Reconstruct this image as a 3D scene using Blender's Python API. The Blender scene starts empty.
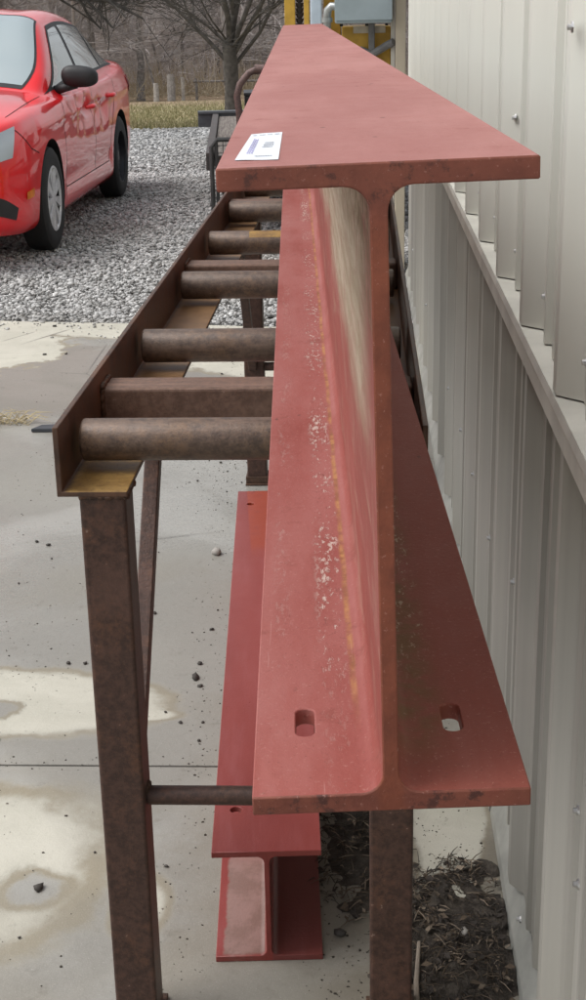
import bpy, bmesh, math, random
import numpy as np
from mathutils import Vector, Matrix, noise as mnoise
R = math.radians
random.seed(7)
sc = bpy.context.scene
col = sc.collection

# ------------------------------------------------------------------ camera
cam_d = bpy.data.cameras.new('camera'); cam = bpy.data.objects.new('camera', cam_d); col.objects.link(cam)
F, PP, CH = 1420., (293., 500.), 1.5
def _ray(x, y): return Vector((x-PP[0], y-PP[1], F))
_v = _ray(363, 4.5)
_yn = PP[1]-((363-PP[0])*(378-PP[0])+F*F)/(4.5-PP[1])
_Z = -_ray(378, _yn).normalized(); _Y = _v.normalized(); _X = _Y.cross(_Z)
# rows of world<-image-camera (x right, y down, z forward)
m = Matrix((( _X.x, -_X.y, -_X.z), (_Y.x, -_Y.y, -_Y.z), (_Z.x, -_Z.y, -_Z.z)))
cam.matrix_world = Matrix.Translation((0, 0, CH)) @ m.to_4x4()
cam_d.sensor_fit = 'VERTICAL'; cam_d.sensor_height = 36; cam_d.lens = 36*F/1000
cam_d.clip_start = 0.05; cam_d.clip_end = 2000
sc.camera = cam

# ------------------------------------------------------------------ light
w = bpy.data.worlds.new('World'); sc.world = w; w.use_nodes = True
nt = w.node_tree; nt.nodes.clear()
sky = nt.nodes.new('ShaderNodeTexSky'); sky.sky_type = 'NISHITA'; sky.sun_disc = False
SUN_EL, SUN_AZ = 58, 262        # azimuth clockwise from +Y
sky.sun_elevation = R(SUN_EL); sky.sun_rotation = R(SUN_AZ); sky.dust_density = 4.0; sky.air_density = 1.2
hs = nt.nodes.new('ShaderNodeHueSaturation'); hs.inputs['Saturation'].default_value = 0.22
bg = nt.nodes.new('ShaderNodeBackground'); bg.inputs['Strength'].default_value = 0.15
wo = nt.nodes.new('ShaderNodeOutputWorld')
nt.links.new(sky.outputs[0], hs.inputs['Color']); nt.links.new(hs.outputs[0], bg.inputs[0]); nt.links.new(bg.outputs[0], wo.inputs[0])
sd = bpy.data.lights.new('sun', 'SUN'); sun = bpy.data.objects.new('sun', sd); col.objects.link(sun)
sd.energy = 0.9; sd.angle = R(35); sd.color = (1.0, 0.98, 0.955)
_a, _e = R(SUN_AZ), R(SUN_EL)
_d = Vector((math.sin(_a)*math.cos(_e), math.cos(_a)*math.cos(_e), math.sin(_e)))
sun.rotation_euler = _d.to_track_quat('Z', 'Y').to_euler()
sc.view_settings.view_transform = 'Standard'; sc.view_settings.look = 'None'
sc.view_settings.gamma = 1; sc.view_settings.exposure = 0.35
sc.view_settings.use_curve_mapping = False

# ------------------------------------------------------------------ object helpers
def tag(o, label=None, cat=None, group=None, kind=None):
    if label: o['label'] = label
    if cat: o['category'] = cat
    if group: o['group'] = group
    if kind: o['kind'] = kind
    return o
def empty(name, loc=(0, 0, 0), rz=0, label=None, cat=None, group=None):
    o = bpy.data.objects.new(name, None); o.empty_display_size = .1; col.objects.link(o)
    o.location = loc; o.rotation_euler = (0, 0, rz)
    return tag(o, label, cat, group)
def obj(name, v, f, mats, parent=None, smooth=False, mi=None, loc=None, rz=0):
    me = bpy.data.meshes.new(name)
    if isinstance(f, np.ndarray):
        n, k = f.shape
        me.vertices.add(len(v)); me.vertices.foreach_set('co', np.asarray(v, dtype=np.float32).ravel())
        me.loops.add(n*k); me.loops.foreach_set('vertex_index', f.astype(np.int32).ravel())
        me.polygons.add(n); me.polygons.foreach_set('loop_start', np.arange(0, n*k, k, dtype=np.int32))
        me.update(calc_edges=True); me.validate()
    else:
        me.from_pydata([tuple(p) for p in v], [], [tuple(q) for q in f]); me.update()
    if not isinstance(mats, (list, tuple)): mats = [mats]
    for q in mats: me.materials.append(q)
    if mi is not None: me.polygons.foreach_set('material_index', mi)
    if smooth: me.polygons.foreach_set('use_smooth', [True]*len(me.polygons))
    o = bpy.data.objects.new(name, me); col.objects.link(o)
    if parent: o.parent = parent
    if loc is not None: o.location = loc
    o.rotation_euler = (0, 0, rz)
    return o
def fixn(o):
    bm = bmesh.new(); bm.from_mesh(o.data); bmesh.ops.recalc_face_normals(bm, faces=bm.faces); bm.to_mesh(o.data); bm.free(); return o
def bevel(o, wd=.002, seg=2, ang=40):
    b = o.modifiers.new('bevel', 'BEVEL'); b.width = wd; b.segments = seg; b.limit_method = 'ANGLE'; b.angle_limit = R(ang)
    return o
def bake(o):
    dg = bpy.context.evaluated_depsgraph_get(); dg.update()
    me = bpy.data.meshes.new_from_object(o.evaluated_get(dg)); o.modifiers.clear(); old = o.data; o.data = me; bpy.data.meshes.remove(old); return o
def cut(o, cutter):
    b = o.modifiers.new('cut', 'BOOLEAN'); b.operation = 'DIFFERENCE'; b.solver = 'EXACT'; b.object = cutter
    bpy.context.view_layer.update(); bake(o)
    me = cutter.data; bpy.data.objects.remove(cutter); bpy.data.meshes.remove(me); return o
def autosmooth(o, a=35):
    me = o.data; me.polygons.foreach_set('use_smooth', [True]*len(me.polygons))
    me.set_sharp_from_angle(angle=R(a)); return o
class MB:
    def __init__(s): s.v = []; s.f = []
    def add(s, v, f):
        n = len(s.v); s.v += [tuple(p) for p in v]; s.f += [tuple(i+n for i in q) for q in f]; return s
    def box(s, a, b, M=None):
        v = [Vector((x, y, z)) for z in (a[2], b[2]) for y in (a[1], b[1]) for x in (a[0], b[0])]
        if M: v = [M @ p for p in v]
        return s.add(v, [(0, 2, 3, 1), (4, 5, 7, 6), (0, 1, 5, 4), (1, 3, 7, 5), (3, 2, 6, 7), (2, 0, 4, 6)])
    def tube(s, pts, rad, n=8, caps=True):
        pts = [Vector(p) for p in pts]
        rad = rad if isinstance(rad, (list, tuple)) else [rad]*len(pts)
        b = len(s.v); up = None
        for i, p in enumerate(pts):
            d = (pts[min(i+1, len(pts)-1)]-pts[max(i-1, 0)]).normalized()
            if up is None:
                up = Vector((0, 0, 1)) if abs(d.z) < .9 else Vector((1, 0, 0))
            x = d.cross(up).normalized(); up = x.cross(d).normalized()
            for k in range(n):
                a = 2*math.pi*k/n
                s.v.append(tuple(p+(x*math.cos(a)+up*math.sin(a))*rad[i]))
        for i in range(len(pts)-1):
            for k in range(n):
                k2 = (k+1) % n
                s.f.append((b+i*n+k, b+i*n+k2, b+(i+1)*n+k2, b+(i+1)*n+k))
        if caps:
            s.f.append(tuple(b+k for k in range(n))[::-1]); s.f.append(tuple(b+(len(pts)-1)*n+k for k in range(n)))
        return s
    def prism(s, poly, axis, a, b, seg=1):
        # extrude a 2D polygon along axis from a to b
        n = len(poly); base = len(s.v)
        for j in range(seg+1):
            t = a+(b-a)*j/seg
            for (p, q) in poly:
                s.v.append((t, p, q) if axis == 'x' else (p, t, q) if axis == 'y' else (p, q, t))
        for j in range(seg):
            for i in range(n):
                i2 = (i+1) % n
                s.f.append((base+j*n+i, base+j*n+i2, base+(j+1)*n+i2, base+(j+1)*n+i))
        s.f.append(tuple(base+i for i in range(n))[::-1]); s.f.append(tuple(base+seg*n+i for i in range(n)))
        return s
    def lathe(s, prof, n=32, c=(0, 0, 0), axis='x'):
        base = len(s.v)
        for k in range(n):
            a = 2*math.pi*k/n
            for (h, r) in prof:
                s.v.append((c[0]+h, c[1]+r*math.cos(a), c[2]+r*math.sin(a)) if axis == 'x' else
                           (c[0]+r*math.cos(a), c[1]+h, c[2]+r*math.sin(a)) if axis == 'y' else
                           (c[0]+r*math.cos(a), c[1]+r*math.sin(a), c[2]+h))
        m_ = len(prof)
        for k in range(n):
            k2 = (k+1) % n
            for j in range(m_-1):
                s.f.append((base+k*m_+j, base+k*m_+j+1, base+k2*m_+j+1, base+k2*m_+j))
        return s
    def build(s, name, mats, parent=None, smooth=False, loc=None, rz=0, fix=True):
        o = obj(name, s.v, s.f, mats, parent, smooth, loc=loc, rz=rz)
        return fixn(o) if fix else o

# ------------------------------------------------------------------ material helpers
class N:
    def __init__(s, name, rough=.6, spec=.5, metal=0, coat=0):
        s.m = bpy.data.materials.new(name); s.m.use_nodes = True; s.t = s.m.node_tree
        s.b = s.t.nodes['Principled BSDF']
        s.set('Roughness', rough); s.set('Specular IOR Level', spec); s.set('Metallic', metal); s.set('Coat Weight', coat)
        if coat: s.set('Coat Roughness', .03)
        s.tc = s.t.nodes.new('ShaderNodeTexCoord')
    def set(s, k, v):
        if isinstance(v, bpy.types.NodeSocket): s.t.links.new(v, s.b.inputs[k])
        else: s.b.inputs[k].default_value = v if not isinstance(v, tuple) else (*v, 1)[:4]
    def _in(s, sock, v):
        if isinstance(v, bpy.types.NodeSocket): s.t.links.new(v, sock)
        elif isinstance(v, tuple) and len(v) == 3 and sock.type == 'RGBA': sock.default_value = (*v, 1)
        else: sock.default_value = v
    def co(s, sc_=(1, 1, 1), loc=(0, 0, 0), kind='Object'):
        mp = s.t.nodes.new('ShaderNodeMapping'); mp.inputs['Scale'].default_value = sc_; mp.inputs['Location'].default_value = loc
        s.t.links.new(s.tc.outputs[kind], mp.inputs[0]); return mp.outputs[0]
    def noise(s, scale, detail=4, rough=.6, co=None, dist=0, colr=False):
        n = s.t.nodes.new('ShaderNodeTexNoise'); n.inputs['Scale'].default_value = scale; n.inputs['Detail'].default_value = detail
        n.inputs['Roughness'].default_value = rough; n.inputs['Distortion'].default_value = dist
        s.t.links.new(co if co is not None else s.tc.outputs['Object'], n.inputs['Vector']); return n.outputs['Color' if colr else 'Fac']
    def voro(s, scale, co=None, feat='F1', out='Distance', rnd=1):
        n = s.t.nodes.new('ShaderNodeTexVoronoi'); n.feature = feat; n.inputs['Scale'].default_value = scale; n.inputs['Randomness'].default_value = rnd
        s.t.links.new(co if co is not None else s.tc.outputs['Object'], n.inputs['Vector']); return n.outputs[out]
    def ramp(s, v, a, b, lo=0., hi=1.):
        n = s.t.nodes.new('ShaderNodeMapRange'); n.interpolation_type = 'SMOOTHSTEP'
        s._in(n.inputs[0], v); n.inputs[1].default_value = a; n.inputs[2].default_value = b; n.inputs[3].default_value = lo; n.inputs[4].default_value = hi
        return n.outputs[0]
    def math(s, op, a, b=0., c=0.):
        n = s.t.nodes.new('ShaderNodeMath'); n.operation = op; s._in(n.inputs[0], a); s._in(n.inputs[1], b); s._in(n.inputs[2], c); return n.outputs[0]
    def mul(s, *a):
        r = a[0]
        for q in a[1:]: r = s.math('MULTIPLY', r, q)
        return r
    def mix(s, f, a, b):
        n = s.t.nodes.new('ShaderNodeMix'); n.data_type = 'RGBA'; s._in(n.inputs[0], f); s._in(n.inputs[6], a); s._in(n.inputs[7], b); return n.outputs[2]
    def xyz(s):
        n = s.t.nodes.new('ShaderNodeSeparateXYZ'); s.t.links.new(s.tc.outputs['Object'], n.inputs[0]); return n.outputs
    def bump(s, h, strength=.3, dist=.01):
        n = s.t.nodes.new('ShaderNodeBump'); n.inputs['Strength'].default_value = strength; n.inputs['Distance'].default_value = dist
        s._in(n.inputs['Height'], h); s.t.links.new(n.outputs[0], s.b.inputs['Normal']); return n
    def rnd(s):
        n = s.t.nodes.new('ShaderNodeNewGeometry'); return n.outputs['Random Per Island']
def plain(name, c, rough=.6, metal=0, spec=.5, coat=0, var=.18, scale=12, bump=0):
    n = N(name, rough, spec, metal, coat)
    k = n.noise(scale, 5)
    n.set('Base Color', n.mix(n.ramp(k, .3, .7), tuple(x*(1-var) for x in c), tuple(min(1, x*(1+var)) for x in c)))
    if bump: n.bump(n.noise(scale*6, 4), bump, .003)
    return n.m

# ================================================================== SETTING
def gz(x, y):
    if y < 19.5: return 0.
    d = -.045*(min(y, 100)-19.5)
    if y > 104: d += (y-104)*.11
    return d
# --- grass land
def mat_land():
    n = N('grass_land', .95, .1)
    big = n.noise(.25, 5); fine = n.noise(6, 6, .7, n.co((1, .35, 1)))
    g = n.mix(n.ramp(fine, .35, .65), (.19, .18, .085), (.38, .33, .20))
    straw = n.mix(n.ramp(n.noise(9, 5), .35, .7), (.22, .16, .11), (.40, .31, .21))
    y = n.xyz()[1]
    yy = n.math('ADD', y, n.math('MULTIPLY', n.math('SUBTRACT', big, .5), 22))
    n.set('Base Color', n.mix(n.ramp(yy, 30, 42), n.mix(n.ramp(big, .45, .65), g, straw), straw))
    n.bump(fine, .8, .05)
    return n.m
ys = [-30, -10, 0, 10, 19.5, 22, 26, 32, 40, 50, 60, 75, 90, 100, 104, 120, 160, 220, 400, 900]
xs = list(range(-600, -60, 90))+list(range(-60, 61, 6))+list(range(80, 620, 90))
v = [(x, y, gz(x, y)-.03+(mnoise.noise((x*.1, y*.1, 0))*.25 if y > 22 else 0)) for y in ys for x in xs]
nx = len(xs); f = [(j*nx+i, j*nx+i+1, (j+1)*nx+i+1, (j+1)*nx+i) for j in range(len(ys)-1) for i in range(nx-1)]
tag(obj('ground', v, f, mat_land(), smooth=True), kind='structure')
# --- concrete driveway in slabs
def mat_concrete():
    n = N('concrete', .5, .4)
    X, Y, Z = n.xyz()
    n1 = n.noise(1.3, 6, .6); n2 = n.noise(5, 6, .65, dist=.4); fine = n.noise(60, 5, .7)
    base = n.mix(n.ramp(n1, .3, .7), (.295, .288, .265), (.365, .355, .325))
    base = n.mix(n.mul(n.ramp(fine, .5, .75), .3), base, (.23, .22, .20))
    wob = n.math('MULTIPLY', n.math('SUBTRACT', n2, .5), .55)
    wob2 = n.math('MULTIPLY', n.math('SUBTRACT', n1, .5), .9)
    def blob(cx, cy, rx, ry, soft=.35):
        a = n.math('POWER', n.math('DIVIDE', n.math('SUBTRACT', X, cx), rx), 2.)
        b = n.math('POWER', n.math('DIVIDE', n.math('SUBTRACT', Y, cy), ry), 2.)
        d = n.math('ADD', n.math('SQRT', n.math('ADD', a, b)), n.math('ADD', wob, wob2))
        return n.ramp(d, 1-soft*.5, 1+soft*.5, 1, 0)
    dry = n.math('MAXIMUM', blob(-2.35, 6.8, .95, 1.35, .10), blob(-.9, 7.1, 1.4, .42, .15))
    for b in (blob(-.86, 2.90, .42, .17, .35), blob(-.50, 2.84, .085, .03, .8), blob(-.78, 2.22, .30, .30, .6), blob(-.40, 2.12, .05, .09, .9),
              blob(.16, 2.42, .075, .33, .35), blob(.3, 6.2, 1.2, .35, .2)):
        dry = n.math('MAXIMUM', dry, b)
    jl = n.ramp(n.math('ABSOLUTE', n.math('ADD', n.math('SUBTRACT', Y, 2.612), n.mul(wob, .08))), .03, .075)
    hole = n.ramp(n.math('ADD', n.mul(wob, .3), n.math('SQRT', n.math('ADD', n.math('POWER', n.math('ADD', X, .60), 2.), n.math('POWER', n.math('SUBTRACT', Y, 2.17), 2.)))), .02, .09)
    hole2 = n.ramp(n.math('ADD', n.mul(wob, .3), n.math('SQRT', n.math('ADD', n.math('POWER', n.math('ADD', X, .84), 2.), n.math('POWER', n.math('SUBTRACT', Y, 2.86), 2.)))), .02, .06)
    dry = n.mul(dry, jl, hole, hole2)
    dryc = n.mix(n.ramp(n2, .3, .7), (.49, .475, .40), (.58, .56, .48))
    rim = n.mul(n.ramp(dry, .02, .4), n.ramp(dry, .5, .95, 1, 0))
    c = n.mix(dry, base, dryc)
    wetp = n.mul(blob(-1.05, 5.95, .85, .62, .2), n.math('SUBTRACT', 1., dry)); c = n.mix(n.mul(wetp, .75), c, (.235, .205, .18))
    c = n.mix(n.mul(rim, .8, n.ramp(n1, .32, .5)), c, (.27, .23, .155))
    tan = n.mul(n.ramp(n.noise(1.7, 4, .6, n.co((1, 1, 1), (5, 2, 0))), .5, .65), n.ramp(Y, 4.6, 3.6), .45)
    c = n.mix(tan, c, (.29, .265, .215))
    damp = n.mul(n.ramp(n.noise(1.1, 5, .6, n.co((1, 1, 1), (1.3, 7, 0)), .8), .40, .52), n.math('SUBTRACT', 1., n.mul(dry, .8)))
    c = n.mix(n.mul(damp, .5), c, (.205, .192, .165))
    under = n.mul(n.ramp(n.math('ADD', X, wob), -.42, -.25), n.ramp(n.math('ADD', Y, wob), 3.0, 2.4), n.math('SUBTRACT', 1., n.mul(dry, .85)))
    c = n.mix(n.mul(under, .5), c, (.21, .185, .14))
    grain = n.noise(420, 3, .8); c = n.mix(n.mul(n.ramp(grain, .52, .72), .35), c, (.16, .15, .135)); c = n.mix(n.mul(n.ramp(n.noise(330, 2, .8), .60, .72), .35), c, (.62, .61, .56))
    pit = n.ramp(n.noise(45, 5, .8), .66, .71); c = n.mix(n.mul(pit, .6), c, (.13, .12, .105))
    crack = n.mul(n.ramp(n.voro(.9, n.co((1, 1, 1), (0, .37, 0)), 'DISTANCE_TO_EDGE'), .004, .0015), n.ramp(n1, .5, .6)); c = n.mix(n.mul(crack, .6), c, (.10, .09, .08))
    dirt = n.mul(n.ramp(n.noise(14, 6, .7), .58, .72), .55)
    c = n.mix(dirt, c, (.17, .155, .13))
    # earth film between the beam and the wall
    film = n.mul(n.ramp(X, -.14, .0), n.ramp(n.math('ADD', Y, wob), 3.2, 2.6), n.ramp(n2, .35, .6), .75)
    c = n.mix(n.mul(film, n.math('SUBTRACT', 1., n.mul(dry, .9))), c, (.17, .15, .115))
    n.set('Base Color', c)
    wet = n.mul(n.math('SUBTRACT', 1., dry), n.ramp(n.noise(.9, 4, .5, n.co((1, 1, 1), (3, 1, 0))), .38, .55))
    n.set('Roughness', n.math('ADD', n.math('MULTIPLY', wet, -.40), n.math('ADD', .62, n.mul(fine, .12))))
    n.bump(n.math('ADD', fine, n.mul(n.noise(9, 3), 1.2)), .35, .004)
    return n.m
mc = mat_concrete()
D = MB()
GAP = .007
yj = [-6, .25, 2.612, 5.22]; 
def dry_edge(x): return 7.03-.15*(x+1.2)
for i in range(len(yj)):
    y0 = yj[i]+GAP/2; last = i == len(yj)-1
    for (x0, x1) in ((-12, -4.5), (-4.5, 5.0)):
        a, b = x0+GAP/2, x1-GAP/2
        if not last:
            y1 = yj[i+1]-GAP/2; pl = [(a, y0), (b, y0), (b, y1), (a, y1)]
        else:
            k = 24; pl = [(a, y0), (b, y0)]+[(b+(a-b)*t/k, dry_edge(b+(a-b)*t/k)+.03*mnoise.noise((t*.6+x0, 2, 0))) for t in range(k+1)]
        D.prism(pl, 'z', -.10, 0.0)
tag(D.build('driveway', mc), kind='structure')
D = MB(); D.box((-11, -5.5, -.06), (4.5, 6.2, -.012))
tag(D.build('driveway_joint_fill', plain('joint_dirt', (.045, .04, .033), .95)), kind='structure')

# --- gravel
def mat_gravel(isl=False):
    n = N('gravel_stone' if isl else 'gravel_bed', .85, .3)
    if isl:
        r = n.rnd(); k = n.noise(40, 4); pt = n.ramp(n.noise(.8, 4, .6), .45, .62)
        c = n.mix(n.ramp(r, .0, .5), (.25, .25, .245), (.46, .46, .455)); c = n.mix(n.ramp(r, .6, 1.0), c, (.68, .68, .67))
        c = n.mix(n.mul(n.ramp(k, .4, .7), .25), c, (.36, .34, .31)); c = n.mix(n.mul(pt, .4), c, (.27, .255, .23)); n.set('Base Color', c)
    else:
        cc = n.voro(26, out='Color'); d = n.voro(26); 
        s = n.t.nodes.new('ShaderNodeSeparateColor'); n.t.links.new(cc, s.inputs[0])
        c = n.mix(s.outputs[0], (.26, .255, .25), (.66, .66, .64))
        n.set('Base Color', n.mix(n.ramp(d, .35, .75), c, (.09, .085, .08)))
        n.bump(n.math('SUBTRACT', 1., d), 1., .04)
    return n.m
v = []; ny = 40
gxs = np.linspace(-16, 8, 60)
for j in range(ny+1):
    t = j/ny
    for x in gxs:
        y0 = 6.0; y1 = 19.6+.5*mnoise.noise((x*.4, 0, 5))+(x+3)*.05
        y = y0+(y1-y0)*t
        v.append((x, y, -.022+.02*mnoise.noise((x*1.2, y*1.2, 0))*(1 if y > 7.5 else 0)*0.6))
n_ = len(gxs); f = [(j*n_+i, j*n_+i+1, (j+1)*n_+i+1, (j+1)*n_+i) for j in range(ny) for i in range(n_-1)]
tag(obj('gravel_yard', v, f, mat_gravel(), smooth=True), kind='structure')
rng = np.random.default_rng(3)
ico_v = np.array([(0, 0, 1), (.894, 0, .447), (.276, .851, .447), (-.724, .526, .447), (-.724, -.526, .447), (.276, -.851, .447),
                  (.724, .526, -.447), (-.276, .851, -.447), (-.894, 0, -.447), (-.276, -.851, -.447), (.724, -.526, -.447), (0, 0, -1)])
ico_f = np.array([(0, 1, 2), (0, 2, 3), (0, 3, 4), (0, 4, 5), (0, 5, 1), (1, 6, 2), (2, 7, 3), (3, 8, 4), (4, 9, 5), (5, 10, 1),
                  (6, 7, 2), (7, 8, 3), (8, 9, 4), (9, 10, 5), (10, 6, 1), (11, 7, 6), (11, 8, 7), (11, 9, 8), (11, 10, 9), (11, 6, 10)])
def scatter(P, S, jit=.28, flat=.55):
    n = len(P)
    V = ico_v[None]*(1+rng.uniform(-jit, jit, (n, 12, 1)))
    V = V*np.stack([rng.uniform(.7, 1.25, n), rng.uniform(.6, 1.1, n), rng.uniform(.45, .9, n)*flat/.65], 1)[:, None, :]
    a = rng.uniform(0, 6.28, n); b = rng.uniform(-.6, .6, n)
    ca, sa, cb, sb = np.cos(a), np.sin(a), np.cos(b), np.sin(b)
    x, y, z = V[..., 0], V[..., 1], V[..., 2]
    y, z = y*cb[:, None]-z*sb[:, None], y*sb[:, None]+z*cb[:, None]
    x, y = x*ca[:, None]-y*sa[:, None], x*sa[:, None]+y*ca[:, None]
    V = np.stack([x, y, z], -1)*S[:, None, None]+P[:, None, :]
    Fc = ico_f[None]+(np.arange(n)*12)[:, None, None]
    return V.reshape(-1, 3), Fc.reshape(-1, 3)
Ps = []
def band(n, x0, x1, y0, y1):
    x = rng.uniform(x0, x1, n); y = rng.uniform(y0, y1, n); return np.stack([x, y, np.full(n, -.012)], 1)
Ps = np.concatenate([band(42000, -3.6, .9, 6.9, 10.5), band(38000, -4.4, .4, 10.5, 14), band(20000, -5.2, 0, 14, 19.3), band(2500, -8, -3.6, 7, 12)])
keep = Ps[:, 1] > 7.03-.15*(Ps[:, 0]+1.2)+rng.normal(0, .03, len(Ps)); Ps = Ps[keep]
stray = band(260, -3.4, .2, 0, 1); stray[:, 1] = 7.0-.15*(stray[:, 0]+1.2)-rng.exponential(.12, 260); stray[:, 2] = .004; Ps = np.concatenate([Ps, stray])
Ss = (.007+.012*rng.random(len(Ps))**2.)*(1+(Ps[:, 1]-7)*.05)
Ps[:-260, 2] += rng.uniform(-.004, .014, len(Ps)-260); Ss[-260:] *= .6
V, Fc = scatter(Ps, Ss)
tag(obj('gravel_stones', V, Fc, mat_gravel(True)), 'loose pale grey crushed gravel covering the yard beyond the concrete', 'gravel', kind='stuff')

# ================================================================== BUILDING WALL
def mat_siding(name, c, dirty=.15, low=False):
    n = N(name, .42, .4)
    st = n.noise(1, 4, .6, n.co((1, 9, .35))); st2 = n.noise(1, 5, .65, n.co((1, 45, 1.6)))
    cc = n.mix(n.ramp(st, .3, .7), tuple(x*.96 for x in c), tuple(min(1, x*1.03) for x in c))
    cc = n.mix(n.mul(n.ramp(st2, .5, .8), dirty*2), cc, tuple(x*.62 for x in c))
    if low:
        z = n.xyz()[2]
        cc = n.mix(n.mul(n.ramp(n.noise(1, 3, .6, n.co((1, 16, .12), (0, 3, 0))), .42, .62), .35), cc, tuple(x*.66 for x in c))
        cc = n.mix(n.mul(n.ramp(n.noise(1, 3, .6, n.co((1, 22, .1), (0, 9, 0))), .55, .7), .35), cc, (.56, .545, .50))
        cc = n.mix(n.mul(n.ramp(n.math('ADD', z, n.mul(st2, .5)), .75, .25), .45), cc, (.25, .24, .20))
    n.set('Base Color', cc); n.set('Roughness', n.math('ADD', .33, n.mul(st2, .25)))
    n.bump(n.noise(7, 2, .5, n.co((1, 3, .6))), .12, .01)
    return n.m
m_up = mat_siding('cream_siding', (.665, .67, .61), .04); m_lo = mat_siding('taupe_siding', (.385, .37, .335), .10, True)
m_trim = plain('trim_metal', (.76, .75, .68), .4, 0, .5, 0, .1, 8); m_trimd = plain('trim_lip', (.72, .71, .65), .4, 0, .5, 0, .12, 8)
PIT = .412
def siding(y0, y1, off, Xp, Xr, z0, z1):
    pr = []          # (y, x) along the wall, plateau at Xp, recess Xr, minor ribs
    k = math.floor((y0-off)/PIT)
    d = Xr-Xp
    while off+k*PIT < y1:
        b = off+k*PIT
        pr += [(b-.412+.018, Xr), (b-.350, Xr), (b-.346, Xr-.34*d), (b-.331, Xr-.34*d), (b-.327, Xr), (b-.260, Xr), (b-.256, Xr-.34*d), (b-.241, Xr-.34*d), (b-.235, Xr),
               (b-.163, Xr), (b-.159, Xr-.34*d), (b-.144, Xr-.34*d), (b-.138, Xr), (b-.062, Xr), (b-.030, Xp), (b, Xp)]
        k += 1
    pr = [(min(max(y, y0), y1), x) for (y, x) in pr]
    q = []
    for p in pr:
        if not q or p[0]-q[-1][0] > 1e-5: q.append(p)
    pr = q
    v = []; f = []
    n = len(pr)
    for (y, x) in pr: v += [(x, y, z0), (x, y, z1)]
    for (y, x) in pr: v += [(x+.0012, y, z0), (x+.0012, y, z1)]
    for i in range(n-1):
        f.append((2*i, 2*i+1, 2*i+3, 2*i+2)); o_ = 2*n; f.append((o_+2*i, o_+2*i+2, o_+2*i+3, o_+2*i+1)); f.append((2*i, 2*i+2, o_+2*i+2, o_+2*i))
    return v, f
wall = empty('siding_wall', (.24, 8.3, 0), 0, 'metal clad building wall, cream ribbed siding above and darker taupe siding below a metal ledge', 'wall')
W0 = (-.24, -8.3, 0)
v, f = siding(-3, 8.3, 1.77, .240, .270, 1.0325, 4.2); up_s = obj('upper_siding', v, f, m_up, wall, loc=W0)
up_s['label'] = 'cream ribbed metal siding above the ledge'
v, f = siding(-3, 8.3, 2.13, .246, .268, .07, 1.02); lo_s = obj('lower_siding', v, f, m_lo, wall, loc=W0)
lo_s['label'] = 'darker taupe ribbed metal siding below the ledge'
b = MB(); b.box((.275, -3, 0), (.42, 8.3, 4.2)); b.build('wall_core', plain('core', (.3, .29, .27), .8), wall, loc=W0)
b = MB()
b.prism([(.237, 1.008), (.2385, 1.008), (.2405, 1.0275), (.2745, 1.0285), (.2745, 1.030), (.239, 1.030), (.2355, 1.020)], 'y', -3, 8.3, 40)
b.build('ledge_trim', m_trim, wall, loc=W0)
b = MB(); b.prism([(.234, 1.0215), (.2365, 1.0215), (.239, 1.0305), (.2375, 1.0315)], 'y', -3, 8.3); b.prism([(.2362, .990), (.2372, .990), (.2372, 1.0205), (.2362, 1.0205)], 'y', -3, 8.3)
b.build('ledge_lip', m_trimd, wall, loc=W0)
b = MB(); b.prism([(.243, 0.001), (.2735, 0.001), (.2735, .065), (.268, .065), (.246, .02)], 'y', -3, 2.44); b.prism([(.2415, 0.001), (.2735, 0.001), (.2735, .067), (.266, .067), (.2445, .021)], 'y', 2.445, 8.3)
b.build('base_trim', plain('base_trim_metal', (.33, .33, .30), .5, 0, .4, 0, .2, 9), wall, loc=W0)
b = MB(); b.box((.180, 8.304, 0), (.236, 8.40, 4.2)); bevel(b.build('corner_trim', plain('corner_trim_metal', (.60, .53, .41), .5, 0, .4, 0, .06, 4), wall, loc=W0), .004)
b = MB(); b.box((.155, 8.36, 0), (.176, 8.44, 4.2)); b.build('corner_cap', plain('corner_cap_metal', (.68, .66, .60), .5, 0, .4, 0, .06, 4), wall, loc=W0)
# screws
m_screw = plain('screw_metal', (.55, .55, .55), .3, .8)
sb = MB(); sb.lathe([(-.0065, 0), (-.0065, .0035), (-.002, .0038), (-.002, .0062), (0, .0068)], 10)
first = None
def screw(y, z, X):
    global first
    if first is None:
        first = sb.build('screw', m_screw, wall, loc=(X-.24, y-8.3, z)); return
    o = first.copy(); col.objects.link(o); o.parent = wall; o.location = (X-.24, y-8.3, z)
for k in range(0, 15):
    screw(1.77+k*PIT-.075, 1.085, .270)
for k in range(16): screw(1.3+k*PIT+.03, .93 if k % 2 else .17, .268)
for (y, z, X) in [(1.421, .63, .242), (1.395, .55, .242), (2.205, .586, .2485), (2.626, .505, .246), (3.061, .494, .246), (3.48, .475, .246), (4.017, .443, .246), (5.552, .378, .246), (7.116, .339, .246),
                  (1.726, 1.471, .24), (2.538, 1.311, .262), (1.45, .12, .246), (1.93, .12, .246), (2.34, .12, .246)]:
    screw(y, z, X)

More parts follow.
